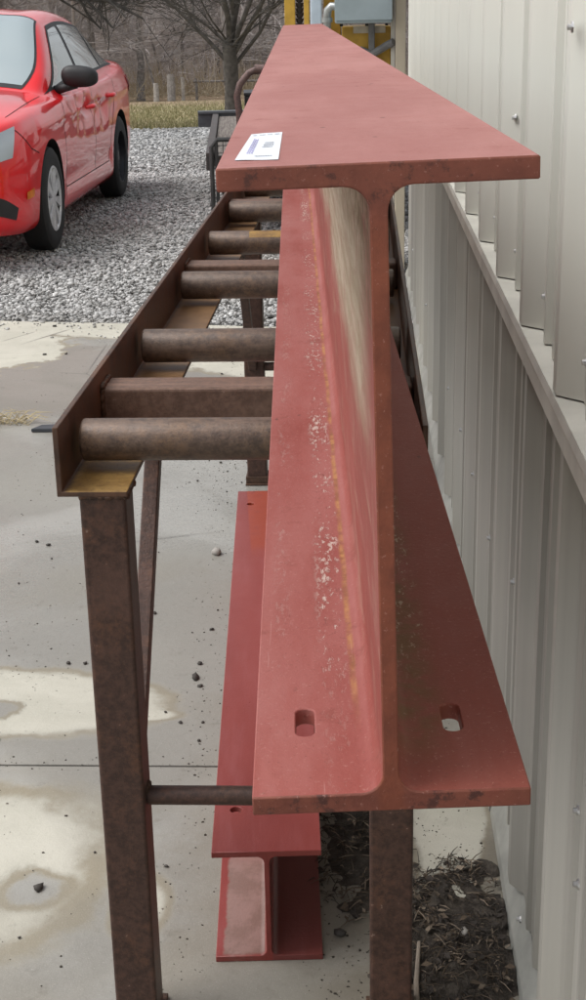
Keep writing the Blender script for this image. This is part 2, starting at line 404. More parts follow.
# ================================================================== STEEL MATERIALS
def mat_red(kind='big'):
    n = N('red_primer_'+kind, .5, .28 if kind == 'big' else .45)
    X, Y, Z = n.xyz()
    n1 = n.noise(3.5, 5, .6, n.co((1, .35, 1))); n2 = n.noise(22, 6, .65); fine = n.noise(180, 4, .7)
    streak = n.noise(30, 6, .65, n.co((1, .12, 1)))
    if kind == 'big':
        c = n.mix(n.ramp(n1, .3, .7), (.235, .053, .042), (.305, .078, .063))
        c = n.mix(n.mul(n.ramp(streak, .45, .75), .35), c, (.39, .155, .14))
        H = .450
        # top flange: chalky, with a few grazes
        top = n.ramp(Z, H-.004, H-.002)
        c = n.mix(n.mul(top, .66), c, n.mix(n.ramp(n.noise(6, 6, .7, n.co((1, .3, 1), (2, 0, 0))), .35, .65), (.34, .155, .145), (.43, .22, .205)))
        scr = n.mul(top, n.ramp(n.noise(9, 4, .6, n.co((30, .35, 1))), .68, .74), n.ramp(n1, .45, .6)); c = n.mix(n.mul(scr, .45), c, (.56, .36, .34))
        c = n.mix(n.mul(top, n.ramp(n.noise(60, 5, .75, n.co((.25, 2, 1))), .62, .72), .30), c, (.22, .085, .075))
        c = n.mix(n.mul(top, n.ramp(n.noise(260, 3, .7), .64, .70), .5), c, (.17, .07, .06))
        sp = n.ramp(n.noise(120, 3, .6, n.co((1, .6, 1))), .66, .70); bandm = n.mul(n.ramp(Y, .9, 1.0), n.ramp(Y, 1.55, 1.4), top)
        c = n.mix(n.mul(sp, bandm), c, (.16, .06, .05))
        sp3 = n.mul(n.ramp(n.noise(16, 4, .7, n.co((.5, 1, 1))), .62, .66), n.ramp(Y, 2.0, 2.4), top)
        c = n.mix(n.mul(sp3, .6), c, (.23, .09, .07))
        # left face of the bottom flange : pitted pale line
        left = n.mul(n.ramp(X, -.006, -.008), n.ramp(Z, .02, .017), n.ramp(Z, .008, .012))
        px_ = n.math('ADD', X, n.mul(n.math('SUBTRACT', n.noise(7, 3, .5, n.co((.0, 1, .0))), .5), .018))
        lane = n.math('MAXIMUM', n.mul(n.ramp(px_, -.052, -.040), n.ramp(px_, -.018, -.030)), n.mul(n.ramp(px_, -.092, -.083), n.ramp(px_, -.068, -.079), .22))
        pits = n.ramp(n.math('ADD', n.noise(160, 5, .75, n.co((1.4, .45, 1))), n.mul(n.noise(18, 3, .5, n.co((1, .4, 1))), .35)), .735, .80)
        fade = n.ramp(Y, .13, .30, .15, 1.)
        pm = n.mul(left, lane, pits, fade)
        c = n.mix(n.mul(left, n.ramp(n.noise(8, 5, .65, n.co((1, .3, 1))), .3, .7)), c, (.325, .118, .105))
        c = n.mix(n.mul(pm, .75), c, (.56, .47, .41))
        c = n.mix(n.mul(left, lane, n.ramp(n.noise(170, 4, .7, n.co((1.3, .5, 1), (3, 3, 3))), .60, .67), fade, .8), c, (.20, .06, .05))
        # orange rust thread at the root of the web
        xr = n.math('ADD', X, n.mul(n.math('SUBTRACT', n.noise(5, 4, .6, n.co((0, 1, 0))), .5), .006))
        ru = n.mul(n.ramp(xr, -.0235, -.020), n.ramp(xr, -.0155, -.0185), n.ramp(Z, .03, .022), n.ramp(n.noise(60, 6, .75, n.co((1, .3, 1))), .30, .6), n.ramp(Y, .08, .2))
        c = n.mix(n.mul(ru, .8), c, n.mix(n.ramp(n.noise(40, 4), .4, .6), (.22, .09, .03), (.42, .21, .07)))
        # web, left face: weather-bleached mill scale
        webl = n.mul(n.ramp(X, -.0042, -.0050), n.ramp(X, -.030, -.026), n.ramp(Z, .016, .03), n.ramp(Z, .44, .43))
        zz = n.math('ADD', Z, n.mul(n.math('SUBTRACT', n.noise(4, 5, .6, n.co((1, .5, 3))), .5), .20))
        bl = n.mul(webl, n.ramp(zz, .17, .27), n.ramp(n.math('ADD', Y, n.mul(n.math('SUBTRACT', Z, .2), .5)), .05, .30), n.ramp(streak, .26, .42))
        blc = n.mix(n.ramp(n.noise(9, 5, .6, n.co((1, .4, 5))), .3, .7), (.33, .27, .18), (.52, .45, .34))
        c = n.mix(n.mul(bl, .88, n.ramp(n.noise(70, 6, .75, n.co((1, .35, 1))), .30, .48, .45, 1.)), c, blc)
        c = n.mix(n.mul(webl, n.ramp(n.noise(110, 5, .75, n.co((1, .35, 1))), .58, .68), .5), c, (.20, .10, .07))
        c = n.mix(n.mul(webl, n.ramp(n.noise(14, 6, .7, n.co((1, .5, 1), (0, 4, 2))), .5, .68), .45), c, (.36, .20, .16))
        dk = n.mul(webl, n.ramp(zz, .31, .40), n.ramp(n.noise(45, 6, .75, n.co((1, 1.2, 1))), .42, .54), n.ramp(Y, 1.5, .3))
        c = n.mix(n.mul(dk, .8), c, (.13, .085, .03))
        st = n.mul(webl, n.ramp(n.noise(26, 6, .7, n.co((1, .16, 1.2))), .56, .64))
        c = n.mix(n.mul(st, .28), c, (.42, .30, .22))
        # right side: earthy film
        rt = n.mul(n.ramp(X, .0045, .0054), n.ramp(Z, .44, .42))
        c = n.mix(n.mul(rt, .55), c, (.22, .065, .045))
        rr = n.mul(rt, n.ramp(X, .060, .025), n.ramp(n2, .35, .6), n.ramp(Y, .02, .12))
        c = n.mix(n.mul(rr, .85), c, (.15, .085, .035))
        rp = n.mul(rt, n.ramp(Z, .02, .017), n.ramp(n.noise(170, 4, .7, n.co((1.3, .45, 1))), .57, .63), n.ramp(X, .012, .018), n.ramp(X, .05, .04), n.ramp(Y, .15, .3))
        c = n.mix(n.mul(rp, .8), c, (.40, .31, .23))
        # cut end
        e = n.ramp(Y, .0022, .0010)
        ec = n.mix(n.ramp(n2, .35, .65), (.155, .050, .036), (.215, .070, .048))
        ec = n.mix(n.ramp(n.noise(55, 5, .7), .52, .64), ec, (.085, .034, .028))
        wf = n.mul(n.ramp(n.math('ABSOLUTE', X), .012, .006), n.ramp(Z, .43, .40)); ec = n.mix(n.mul(wf, .75), ec, n.mix(n.ramp(n2, .35, .65), (.17, .050, .03), (.25, .075, .042)))
        c = n.mix(e, c, ec)
        c = n.mix(n.mul(n.ramp(n2, .60, .70), .45), c, (.20, .055, .042)); c = n.mix(n.mul(n.ramp(n.noise(260, 3, .75), .60, .70), .35), c, (.48, .27, .23)); c = n.mix(n.mul(n.ramp(n.noise(230, 3, .75, n.co((1, 1, 1), (3, 1, 2))), .60, .70), .4), c, (.13, .04, .03))
        vd = n.voro(34, n.co((1, .5, 1))); vs = n.noise(5, 3, .6, n.co((1, .6, 1), (7, 1, 3)))
        c = n.mix(n.mul(n.ramp(vd, .11, .05), n.ramp(vs, .50, .60), .75), c, (.12, .045, .035))
        c = n.mix(n.mul(n.ramp(n.noise(12, 4, .6, n.co((22, .5, 22))), .70, .75), .35), c, (.52, .33, .29))
        n.set('Roughness', n.math('ADD', .52, n.mul(n2, .2)))
        n.bump(n.math('ADD', n.mul(fine, .8), n.math('ADD', n.mul(pm, -2.), n.mul(n2, .9))), .4, .0018)
    else:
        c = n.mix(n.ramp(n1, .3, .7), (.205, .030, .024), (.285, .056, .048))
        c = n.mix(n.mul(n.ramp(streak, .45, .75), .4), c, (.33, .10, .10))
        # orange wet reflection painted into the colour, far end of the top flange
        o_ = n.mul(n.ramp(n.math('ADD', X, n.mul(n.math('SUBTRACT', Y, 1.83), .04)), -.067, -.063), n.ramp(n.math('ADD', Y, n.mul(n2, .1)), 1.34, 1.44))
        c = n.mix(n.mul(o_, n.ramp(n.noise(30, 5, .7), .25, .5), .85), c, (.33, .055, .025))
        # bottom flange, left of the web: bare scoured patch at the near end
        xx = n.math('ADD', X, n.mul(n.math('SUBTRACT', n.noise(24, 3), .5), .02))
        bp = n.mul(n.ramp(Z, .02, .015), n.ramp(xx, -.078, -.072), n.ramp(X, -.006, -.009), n.ramp(n.math('ADD', Y, n.mul(n2, .02)), .006, .02), n.ramp(Y, .40, .25))
        c = n.mix(n.mul(bp, .9), c, n.mix(n.ramp(n2, .4, .6), (.22, .145, .12), (.29, .19, .165)))
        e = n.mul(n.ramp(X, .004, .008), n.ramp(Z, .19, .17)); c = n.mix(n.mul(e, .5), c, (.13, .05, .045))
        n.set('Base Color', c); n.set('Roughness', n.math('ADD', .20, n.mul(n2, .25)))
        n.bump(n.math('ADD', fine, n.mul(n2, 1.)), .25, .0015)
    n.set('Base Color', c)
    return n.m
def mat_rust(name, a=(.075, .05, .042), b=(.135, .09, .07), rust=(.21, .10, .045), amt=.5, rough=.55):
    n = N(name, rough, .45, .15)
    k1 = n.noise(11, 6, .7); k2 = n.noise(75, 6, .75); k3 = n.noise(190, 4, .7)
    c = n.mix(n.ramp(k2, .35, .65), a, b)
    c = n.mix(n.mul(n.ramp(n.math('ADD', n.mul(k1, .6), n.mul(k2, .4)), .50, .66), amt), c, rust)
    c = n.mix(n.mul(n.ramp(k3, .58, .7), .5), c, tuple(x*.45 for x in a))
    c = n.mix(n.mul(n.ramp(n.noise(75, 3), .70, .74), .5), c, (.36, .27, .22))
    lg = n.noise(26, 5, .7, n.co((.12, 1, .12))); c = n.mix(n.mul(n.ramp(lg, .52, .68), .35), c, tuple(min(1, x*1.9) for x in b))
    sp = n.ramp(n.noise(310, 3, .7), .60, .68); c = n.mix(n.mul(sp, .45), c, rust)
    n.set('Base Color', c); n.set('Roughness', n.math('ADD', rough-.12, n.mul(k2, .3)))
    n.bump(n.math('ADD', k3, n.mul(k2, .8)), .45, .0015)
    return n.m
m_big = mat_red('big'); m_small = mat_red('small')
m_rail = mat_rust('rusty_rail', (.055, .032, .022), (.105, .058, .037), (.17, .075, .035), .5)
m_roll = mat_rust('worn_roller', (.080, .055, .043), (.15, .104, .078), (.21, .12, .06), .45, .42)
m_leg = mat_rust('brown_leg', (.048, .026, .020), (.092, .049, .037), (.16, .07, .035), .5, .45)
m_ochre = mat_rust('ochre_rust', (.17, .105, .045), (.33, .215, .08), (.30, .17, .05), .5, .5)

def ibeam(W, H, tf, tw, r):
    hw, ht = W/2, tw/2
    p = []
    rr = .001
    p += [(-hw+rr, 0), (hw-rr, 0), (hw, rr), (hw, tf-rr), (hw-rr, tf)]
    def arc(cx, cz, a0, a1, k=6):
        return [(cx+r*math.cos(R(a0+(a1-a0)*i/k)), cz+r*math.sin(R(a0+(a1-a0)*i/k))) for i in range(k+1)]
    p += arc(ht+r, tf+r, 270, 180)
    p += arc(ht+r, H-tf-r, 180, 90)
    p += [(hw-rr, H-tf), (hw, H-tf+rr), (hw, H-rr), (hw-rr, H), (-hw+rr, H), (-hw, H-rr), (-hw, H-tf+rr), (-hw+rr, H-tf)]
    p += arc(-ht-r, H-tf-r, 90, 0)
    p += arc(-ht-r, tf+r, 0, -90)
    p += [(-hw+rr, tf), (-hw, tf-rr), (-hw, rr)]
    return p
def slot_poly(cx, cy, rx, ry, n=10):
    # stadium, long along y
    return [(cx+rx*math.cos(math.pi*i/n), cy+(ry-rx)+rx*math.sin(math.pi*i/n)) for i in range(n+1)]+[(cx-rx*math.cos(math.pi*i/n), cy-(ry-rx)-rx*math.sin(math.pi*i/n)) for i in range(n+1)]
BZ = .958
BEAM_R = math.atan(.047)
bb = MB(); bb.prism(ibeam(.197, .450, .0142, .0112, .016), 'y', 0, 6.75, 1)
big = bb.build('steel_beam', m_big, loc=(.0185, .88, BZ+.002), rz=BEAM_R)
cb = MB()
for x in (-.060, .0535): cb.prism(slot_poly(x, .110, .0074, .0225), 'z', -.02, .035)
for x in (-.060, .0535): cb.prism(slot_poly(x, 6.64, .0074, .0225), 'z', -.02, .035)
ct = cb.build('slot_cutter', m_big, loc=(.0185, .88, BZ+.002), rz=BEAM_R)
cut(big, ct); big.rotation_euler = (0, -.022, BEAM_R); bevel(big, .0012, 2, 50); autosmooth(big, 40)
tag(big, 'long upper red primer I-beam with two slots in its bottom flange, lying on the roller conveyor', 'steel beam')
bb = MB(); bb.prism(ibeam(.178, .211, .0105, .0085, .012), 'y', 0, 1.81, 1)
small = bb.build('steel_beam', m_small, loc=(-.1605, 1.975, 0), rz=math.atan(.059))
cb = MB()
for y in (.128, 1.70):
    for x in (-.052, .052): cb.prism([(x+.010*math.cos(a*math.pi/10), y+.010*math.sin(a*math.pi/10)) for a in range(20)], 'z', .19, .23)
cut(small, cb.build('hole_cutter', m_small, loc=(-.1605, 1.975, 0), rz=math.atan(.059)))
bevel(small, .001, 2, 50); autosmooth(small, 40)
tag(small, 'short lower red I-beam with round bolt holes, lying on the concrete under the conveyor', 'steel beam')

# --- paper sticker
st = empty('lot_sticker', (-.0695, 1.0, 1.4076), 0, 'white paper sticker with purple print on top of the long red beam', 'sticker')
bpy.context.view_layer.update()
_bm = big.matrix_world; _p0 = _bm @ Vector((0, .2, .450)); _bn = (_bm.to_3x3() @ Vector((0, 0, 1))).normalized()
def top_z(x, y): return _p0.z-(_bn.x*(x-_p0.x)+_bn.y*(y-_p0.y))/_bn.z
V0 = [(-.0809, .912), (-.0532, .908), (-.0620, 1.121), (-.0842, 1.107)]
V0 = [(-.0815, .9175), (-.0535, .9125), (-.0620, 1.119), (-.0850, 1.108)]
def stk(u, v, z):
    a = Vector(V0[0]).lerp(Vector(V0[1]), u); b = Vector(V0[3]).lerp(Vector(V0[2]), u); p = a.lerp(b, v); return (p.x+.0695, p.y-1.0, top_z(p.x, p.y)-1.4076+z)
g = MB(); k = 8
for j in range(k+1):
    for i in range(k+1):
        u, v_ = i/k, j/k
        g.v.append(stk(u, v_, .0005+.0001*math.sin(7*u+5*v_)))
for j in range(k):
    for i in range(k): g.f.append((j*(k+1)+i, j*(k+1)+i+1, (j+1)*(k+1)+i+1, (j+1)*(k+1)+i))
g.build('paper', plain('sticker_paper', (.74, .78, .84), .45, 0, .4, 0, .03), st)
m_pur = plain('purple_ink', (.33, .30, .58), .5); m_gry = plain('grey_ink', (.34, .36, .42), .5)
def marks(name, cells, m_):
    g = MB()
    for (u0, v0, u1, v1) in cells: g.add([stk(u0, v0, .0008), stk(u1, v0, .0008), stk(u1, v1, .0008), stk(u0, v1, .0008)], [(0, 1, 2, 3)])
    g.build(name, m_, st)
cl = []
for c_ in range(3):
    t = .2
    while t < .74:
        L = random.uniform(.03, .06); cl.append((.19+c_*.055, t, .225+c_*.055, min(t+L, .76))); t += L+.018
marks('purple_print', cl, m_pur)
cl = []
for r_ in range(3):
    t = .52+.02*r_
    while t < .80: L = random.uniform(.015, .04); cl.append((t, .40+r_*.075, t+L, .445+r_*.075)); t += L+.012
marks('grey_print', cl, m_gry)
cl = []; t = .42
while t < .84: L = random.uniform(.015, .035); cl.append((t, .10, t+L, .128)); t += L+.01
marks('bottom_print', cl, m_gry)
cl = []
for a, b_ in ((.10, .22), (.30, .46), (.55, .70), (.78, .93)):
    t = a
    while t < b_: cl.append((t, .90, t+.022, .93)); t += .03
marks('heading_print', cl, m_gry)

# ================================================================== ROLLER CONVEYOR
cv = empty('roller_conveyor', (-.166, 3.4, 0), 0, 'rusty brown roller conveyor stand on legs carrying the long red beam', 'conveyor')
CL = (.166, -3.4, 0)
Y0, Y1 = 1.80, 5.20
def rail(s):
    X = -.416 if s < 0 else .084
    q = [(X, .878), (X-s*.096, .878), (X-s*.096, .886), (X-s*.008, .886), (X-s*.008, .976), (X, .976)]
    g = MB(); g.prism(q, 'y', Y0, Y1)
    return q, g
m_raily = N('rail_with_ochre_ledge', .5, .4)
def mk_rail_mat():
    n = m_raily
    X, Y, Z = n.xyz()
    k2 = n.noise(34, 6, .7); k3 = n.noise(140, 4, .7); k1 = n.noise(5, 5)
    dark = n.mix(n.ramp(k2, .35, .65), (.052, .031, .022), (.098, .054, .036)); dark = n.mix(n.mul(n.ramp(k1, .5, .65), .5), dark, (.17, .08, .04))
    och = n.mix(n.ramp(k2, .3, .7), (.20, .115, .035), (.32, .20, .065)); och = n.mix(n.mul(n.ramp(k3, .5, .65), .6), och, (.12, .07, .03))
    och2 = n.mix(n.ramp(k2, .3, .7), (.17, .095, .045), (.25, .15, .075))
    och = n.mix(n.ramp(Y, 1.95, 2.1), och, och2)
    led = n.mul(n.ramp(Z, .888, .8865), n.ramp(Z, .8845, .8855))
    edge = n.mul(n.ramp(n.math('ADD', X, n.mul(k2, .01)), -.402, -.392), led)
    c = n.mix(edge, dark, och)
    n.set('Base Color', c); n.set('Roughness', n.math('ADD', .35, n.mul(k2, .3))); n.bump(n.math('ADD', k3, k2), .3, .0015)
mk_rail_mat()
for s in (-1, 1):
    q, g = rail(s); bevel(g.build('side_rail', m_raily.m, cv, loc=CL), .0015, 2)
# rollers
rg = MB(); Lr = .462
pr = [(0, 0), (0, .0265), (.002, .0292), (.004, .030), (Lr-.004, .030), (Lr-.002, .0292), (Lr, .0265), (Lr, 0)]
rg.lathe(pr, 40)
r0 = None
m_rolls = [m_roll]
for i in range(6):
    y = 1.905+i*.583
    if r0 is None: o = r0 = autosmooth(rg.build('roller', m_roll, cv), 35)
    else: o = r0.copy(); o.data = r0.data.copy(); col.objects.link(o); o.parent = cv
    o.location = (-.397+.166, y-3.4, .928); o.rotation_euler = (i*1.1 if i != 3 else 0, 0, 0)
# one yellow paint mark round the fourth roller
yb = MB(); ka = [R(50+8*i) for i in range(13)]
for x in (.105, .190): yb.v += [(x, .0303*math.cos(a), .0303*math.sin(a)) for a in ka]
yb.f = [(i, i+1, i+14, i+13) for i in range(12)]
y4 = [c for c in cv.children if c.name.startswith('roller')][3]
yo = autosmooth(yb.build('paint_band', mat_rust('yellow_paint', (.20, .12, .045), (.36, .22, .06), (.16, .09, .05), .7), y4), 35)
xb = MB()
for i in range(6):
    o_ = MB(); ax = None
    y = 1.905+i*.583
for yy in (2.115, 3.215, 4.315):
    g = MB(); q = [(yy, .885), (yy+.072, .885), (yy+.072, .947), (yy, .947)]
    g.prism(q, 'x', -.407, .075)
    bevel(g.build('cross_member', mat_rust('cross_steel%d' % int(yy*10), (.12, .070, .050), (.19, .118, .088), (.22, .11, .06), .4), cv, loc=CL), .006, 3)
# trestle legs: square tube with feet and braces
def leg(x0, y0, foot):
    g = MB(); q = [(x0, y0), (x0+.064, y0), (x0+.064, y0+.064), (x0, y0+.064)]
    g.prism(q, 'z', .008, .877); o = bevel(g.build('leg', m_leg, cv, loc=CL), .005, 3)
    g = MB(); g.prism([(x0-.006, y0-.012), (x0+.070, y0-.012), (x0+.070, y0+.076), (x0-.006, y0+.076)], 'z', 0.0005, .0075)
    if foot: g.prism([(x0-.005, y0-.005), (x0+.069, y0-.005), (x0+.069, y0+.069), (x0-.005, y0+.069)], 'z', .0078, .03)
    bevel(g.build('foot_plate', m_rail, o), .001)
for (y, ft) in ((1.805, 0), (4.46, 1)):
    leg(-.3875, y, ft); leg(.0055 if y < 3 else .0, y, ft)
def brace(x, a, b_):
    g = MB(); d = Vector((0, b_[0]-a[0], b_[1]-a[1])).normalized(); n_2 = Vector((0, -d.z, d.y))
    A = Vector((0, a[0], a[1])); B = Vector((0, b_[0], b_[1])); vv = []
    for p in (A, B):
        for (dx, dn) in ((0, -.014), (.026, -.014), (.026, .014), (0, .014)): vv.append(p+n_2*dn+Vector((x+dx, 0, 0)))
    g.add(vv, [(0, 1, 2, 3), (7, 6, 5, 4), (0, 4, 5, 1), (1, 5, 6, 2), (2, 6, 7, 3), (3, 7, 4, 0)])
    bevel(g.build('brace', m_leg, cv, loc=CL), .002)
for x in (-.372, .02):
    brace(x, (2.375, .875), (1.872, .29)); brace(x, (4.06, .875), (4.458, .40))
for yy in (1.838, 4.49):
    g = MB(); g.tube([(-.322, yy, .396), (.004, yy, .396)], .0145, 16); autosmooth(g.build('stretcher', m_leg, cv, loc=CL), 40)

wb = MB()
rs = random.Random(4)
def bead(a, b_, r_=.0045):
    a = Vector(a); b_ = Vector(b_); n = max(4, int((b_-a).length/.004)); P = [a.lerp(b_, i/n)+Vector((rs.gauss(0, .0006),)*3) for i in range(n+1)]
    g = MB(); g.tube(P, [r_*(1+.35*math.sin(i*2.1)+rs.gauss(0, .12)) for i in range(n+1)], 7); g.build('weld_bead', m_rail, cv, True, loc=CL)
bead((-.387, 1.805, .877), (-.324, 1.805, .877)); bead((-.3235, 1.805, .877), (-.3235, 1.868, .877))
bead((-.3235, 1.85, .410), (-.3235, 1.825, .410)); bead((.006, 1.85, .410), (.006, 1.825, .410))
for yy in (2.115, 3.215): bead((-.406, yy, .948), (-.406, yy+.07, .948), .004); bead((-.406, yy-.001, .89), (-.406, yy-.001, .945), .004)

# ================================================================== CAR
def hermite(xs_, ys_, x):
    n = len(xs_)
    x = min(max(x, xs_[0]), xs_[-1])
    i = 0
    while i < n-2 and x > xs_[i+1]: i += 1
    h = xs_[i+1]-xs_[i]; t = (x-xs_[i])/h
    def sl(k):
        if k <= 0: return (ys_[1]-ys_[0])/(xs_[1]-xs_[0])
        if k >= n-1: return (ys_[-1]-ys_[-2])/(xs_[-1]-xs_[-2])
        a = (ys_[k]-ys_[k-1])/(xs_[k]-xs_[k-1]); b = (ys_[k+1]-ys_[k])/(xs_[k+1]-xs_[k])
        return 0 if a*b <= 0 else 2*a*b/(a+b)
    m0, m1 = sl(i), sl(i+1)
    return (2*t**3-3*t*t+1)*ys_[i]+(t**3-2*t*t+t)*h*m0+(-2*t**3+3*t*t)*ys_[i+1]+(t**3-t*t)*h*m1
ST = {
 0.00: [(.58, .27), (.63, .31), (.655, .42), (.66, .55), (.62, .70), (.54, .755), (.38, .785), (.2, .797), (0, .80)],
 0.12: [(.70, .21), (.755, .27), (.785, .42), (.785, .58), (.745, .77), (.66, .825), (.45, .86), (.22, .875), (0, .88)],
 0.45: [(.82, .19), (.862, .25), (.885, .42), (.885, .62), (.85, .82), (.755, .875), (.53, .91), (.26, .925), (0, .93)],
 0.95: [(.85, .19), (.885, .25), (.90, .45), (.905, .68), (.878, .855), (.78, .915), (.54, .95), (.27, .97), (0, .975)],
 1.35: [(.85, .19), (.885, .25), (.895, .45), (.90, .70), (.875, .875), (.77, .925), (.64, .96), (.34, .99), (0, 1.0)],
 1.60: [(.85, .19), (.885, .25), (.892, .45), (.90, .72), (.88, .885), (.785, .945), (.71, 1.08), (.40, 1.14), (0, 1.165)],
 2.15: [(.85, .19), (.885, .25), (.892, .45), (.90, .73), (.885, .90), (.80, .965), (.63, 1.375), (.35, 1.445), (0, 1.46)],
 2.65: [(.85, .19), (.885, .25), (.892, .45), (.90, .74), (.885, .915), (.812, .98), (.62, 1.41), (.34, 1.47), (0, 1.485)],
 3.20: [(.85, .19), (.885, .25), (.895, .45), (.905, .75), (.888, .93), (.82, .995), (.62, 1.38), (.34, 1.435), (0, 1.45)],
 3.64: [(.85, .19), (.89, .25), (.905, .45), (.908, .76), (.885, .945), (.815, 1.015), (.625, 1.26), (.33, 1.305), (0, 1.32)],
 4.05: [(.84, .20), (.875, .26), (.90, .46), (.90, .76), (.875, .95), (.80, 1.03), (.66, 1.075), (.34, 1.10), (0, 1.11)],
 4.38: [(.80, .22), (.84, .28), (.86, .48), (.865, .78), (.84, .95), (.76, 1.035), (.60, 1.06), (.30, 1.07), (0, 1.075)],
 4.56: [(.70, .26), (.75, .31), (.78, .50), (.78, .78), (.755, .93), (.69, 1.0), (.52, 1.02), (.26, 1.03), (0, 1.03)],
 4.60: [(.66, .30), (.70, .34), (.73, .50), (.73, .77), (.70, .90), (.64, .96), (.5, .975), (.25, .98), (0, .98)]}
SK = sorted(ST)
_cache = {}
def sect(s):
    k = round(s, 4)
    if k not in _cache: _cache[k] = [(hermite(SK, [ST[q][i][0] for q in SK], s), hermite(SK, [ST[q][i][1] for q in SK], s)) for i in range(9)]
    return _cache[k]
def S(s, u, dent=True):
    c = sect(s); i = min(int(u), 7); t = u-i
    p0 = c[max(i-1, 0)]; p1 = c[i]; p2 = c[i+1]; p3 = c[i+2] if i+2 < 9 else (-c[7][0], c[7][1])
    r = []
    for a in (0, 1):
        r.append(.5*((2*p1[a])+(-p0[a]+p2[a])*t+(2*p0[a]-5*p1[a]+4*p2[a]-p3[a])*t*t+(-p0[a]+3*p1[a]-3*p2[a]+p3[a])*t**3))
    x, z = r
    if dent and u < 4.9:
        # character crease and sill tuck, then the crumpled door skin
        x += .010*math.exp(-((z-(.80+.02*(s-1.5)))/.03)**2)*(1 if .7 < s < 4.4 else 0)
        x -= .016*math.exp(-((z-.38)/.07)**2)*(1 if 1.4 < s < 3.2 else 0)
        k = math.exp(-((s-2.45)/.75)**2)*math.exp(-((z-.78)/.10)**2)
        x -= k*(.020+.075*abs(mnoise.noise((s*3.2, z*7, 3)))*1.0)
    return Vector((x, s, z))
def Sn(s, u):
    e = .01
    a = S(min(s+e, 4.6), u)-S(max(s-e, 0), u); b_ = S(s, min(u+e, 8))-S(s, max(u-e, 0)); n_ = b_.cross(a)
    if n_.length < 1e-9: return Vector((1, 0, 0))
    n_.normalize()
    return n_ if n_.x+n_.z*.5 > 0 or n_.z > .5 else -n_
def u_at(s, z):
    lo, hi = 0., 5.2
    for _ in range(24):
        mid = (lo+hi)/2
        if S(s, mid, False).z < z: lo = mid
        else: hi = mid
    return (lo+hi)/2
CSC = 1.03
CARY, CARX = 8.42, -2.957
car = empty('parked_car', (CARX, CARY+2.3*CSC, 0), 0, 'bright red four door sedan with a crumpled side parked on the gravel', 'car')
CO = (0, -2.3, 0); car.scale = (CSC,)*3
def mat_paint():
    n = N('red_car_paint', .35, .3, 0, 1.0)
    k = n.noise(3, 4)
    c = n.mix(n.ramp(k, .3, .7), (.84, .005, .010), (.90, .006, .014))
    dust = n.mul(n.ramp(n.noise(30, 6, .7), .5, .8), .25, n.ramp(n.xyz()[2], .7, .3))
    n.set('Base Color', n.mix(dust, c, (.4, .22, .18))); n.set('Coat Roughness', .04)
    return n.m
m_paint = mat_paint(); m_blk = plain('black_plastic', (.022, .022, .024), .55); m_dark = plain('wheel_well', (.008, .008, .008), .9)
NS, NU = 150, 56
loop_s = [4.6*i/NS for i in range(NS+1)]
v = []; f = []
for s in loop_s:
    row = [S(s, 8*j/NU) for j in range(NU+1)]
    v += [tuple(p) for p in row]+[(-p.x, p.y, p.z) for p in row[::-1][1:]]
m_ = 2*NU+1
for i in range(NS):
    for j in range(m_):
        j2 = (j+1) % m_
        f.append((i*m_+j, (i+1)*m_+j, (i+1)*m_+j2, i*m_+j2))
f.append(tuple(range(m_))); f.append(tuple(NS*m_+j for j in range(m_))[::-1])
body = fixn(obj('body', v, f, [m_paint, m_dark], car, loc=CO))
cb = MB()
for s_, r_ in ((.95, .365), (3.635, .365)):
    for sx in (-1, 1):
        prf = [(sx*.60, 0), (sx*.60, r_-.02), (sx*.70, r_), (sx*1.1, r_+.012), (sx*1.1, 0)]
        cb.lathe(prf, 48, (0, s_, .325))
bpy.context.view_layer.update()
ct = obj('arch_cutter', cb.v, cb.f, [m_dark, m_dark], None, loc=(CARX, CARY, 0), mi=[1]*len(cb.f)); ct.scale = (CSC,)*3
bmx = bmesh.new(); bmx.from_mesh(ct.data); bmesh.ops.remove_doubles(bmx, verts=bmx.verts, dist=1e-5); bmesh.ops.recalc_face_normals(bmx, faces=bmx.faces); bmx.to_mesh(ct.data); bmx.free()
cut(body, ct); autosmooth(body, 38)
def patch(name, quad, mat, off=.004, n=18, mth=8, parent=None, mirror=True, thick=0):
    # quad: four (s,u) corners; bilinear patch lying just proud of the body, both sides of the car
    objs = []
    for sx in ((1, -1) if mirror else (1,)):
        g = MB()
        for j in range(mth+1):
            for i in range(n+1):
                a, b_ = i/n, j/mth
                s = (quad[0][0]*(1-a)+quad[1][0]*a)*(1-b_)+(quad[3][0]*(1-a)+quad[2][0]*a)*b_
                u = (quad[0][1]*(1-a)+quad[1][1]*a)*(1-b_)+(quad[3][1]*(1-a)+quad[2][1]*a)*b_
                p = S(s, u)+Sn(s, u)*off; g.v.append((sx*p.x, p.y, p.z))
        for j in range(mth):
            for i in range(n):
                q = (j*(n+1)+i, j*(n+1)+i+1, (j+1)*(n+1)+i+1, (j+1)*(n+1)+i); g.f.append(q if sx > 0 else q[::-1])
        objs.append(g.build(name, mat, parent or car, True, loc=None if parent else CO, fix=False))
    return objs
def centre_patch(name, s0, s1, u0, u1, mat, off=.004, parent=None):
    g = MB(); n, mm = 12, 28
    for j in range(n+1):
        s = s0+(s1-s0)*j/n
        for i in range(mm+1):
            t = -1+2*i/mm; uu = 8-(8-(u0 if s <= s0 else u0+(u1-u0)*j/n))*abs(t)
            p = S(s, uu)+Sn(s, uu)*off; g.v.append(((1 if t > 0 else -1)*p.x if t else 0, p.y, p.z))
    for j in range(n):
        for i in range(mm): g.f.append((j*(mm+1)+i, j*(mm+1)+i+1, (j+1)*(mm+1)+i+1, (j+1)*(mm+1)+i))
    o = g.build(name, mat, car, True, loc=CO); return o
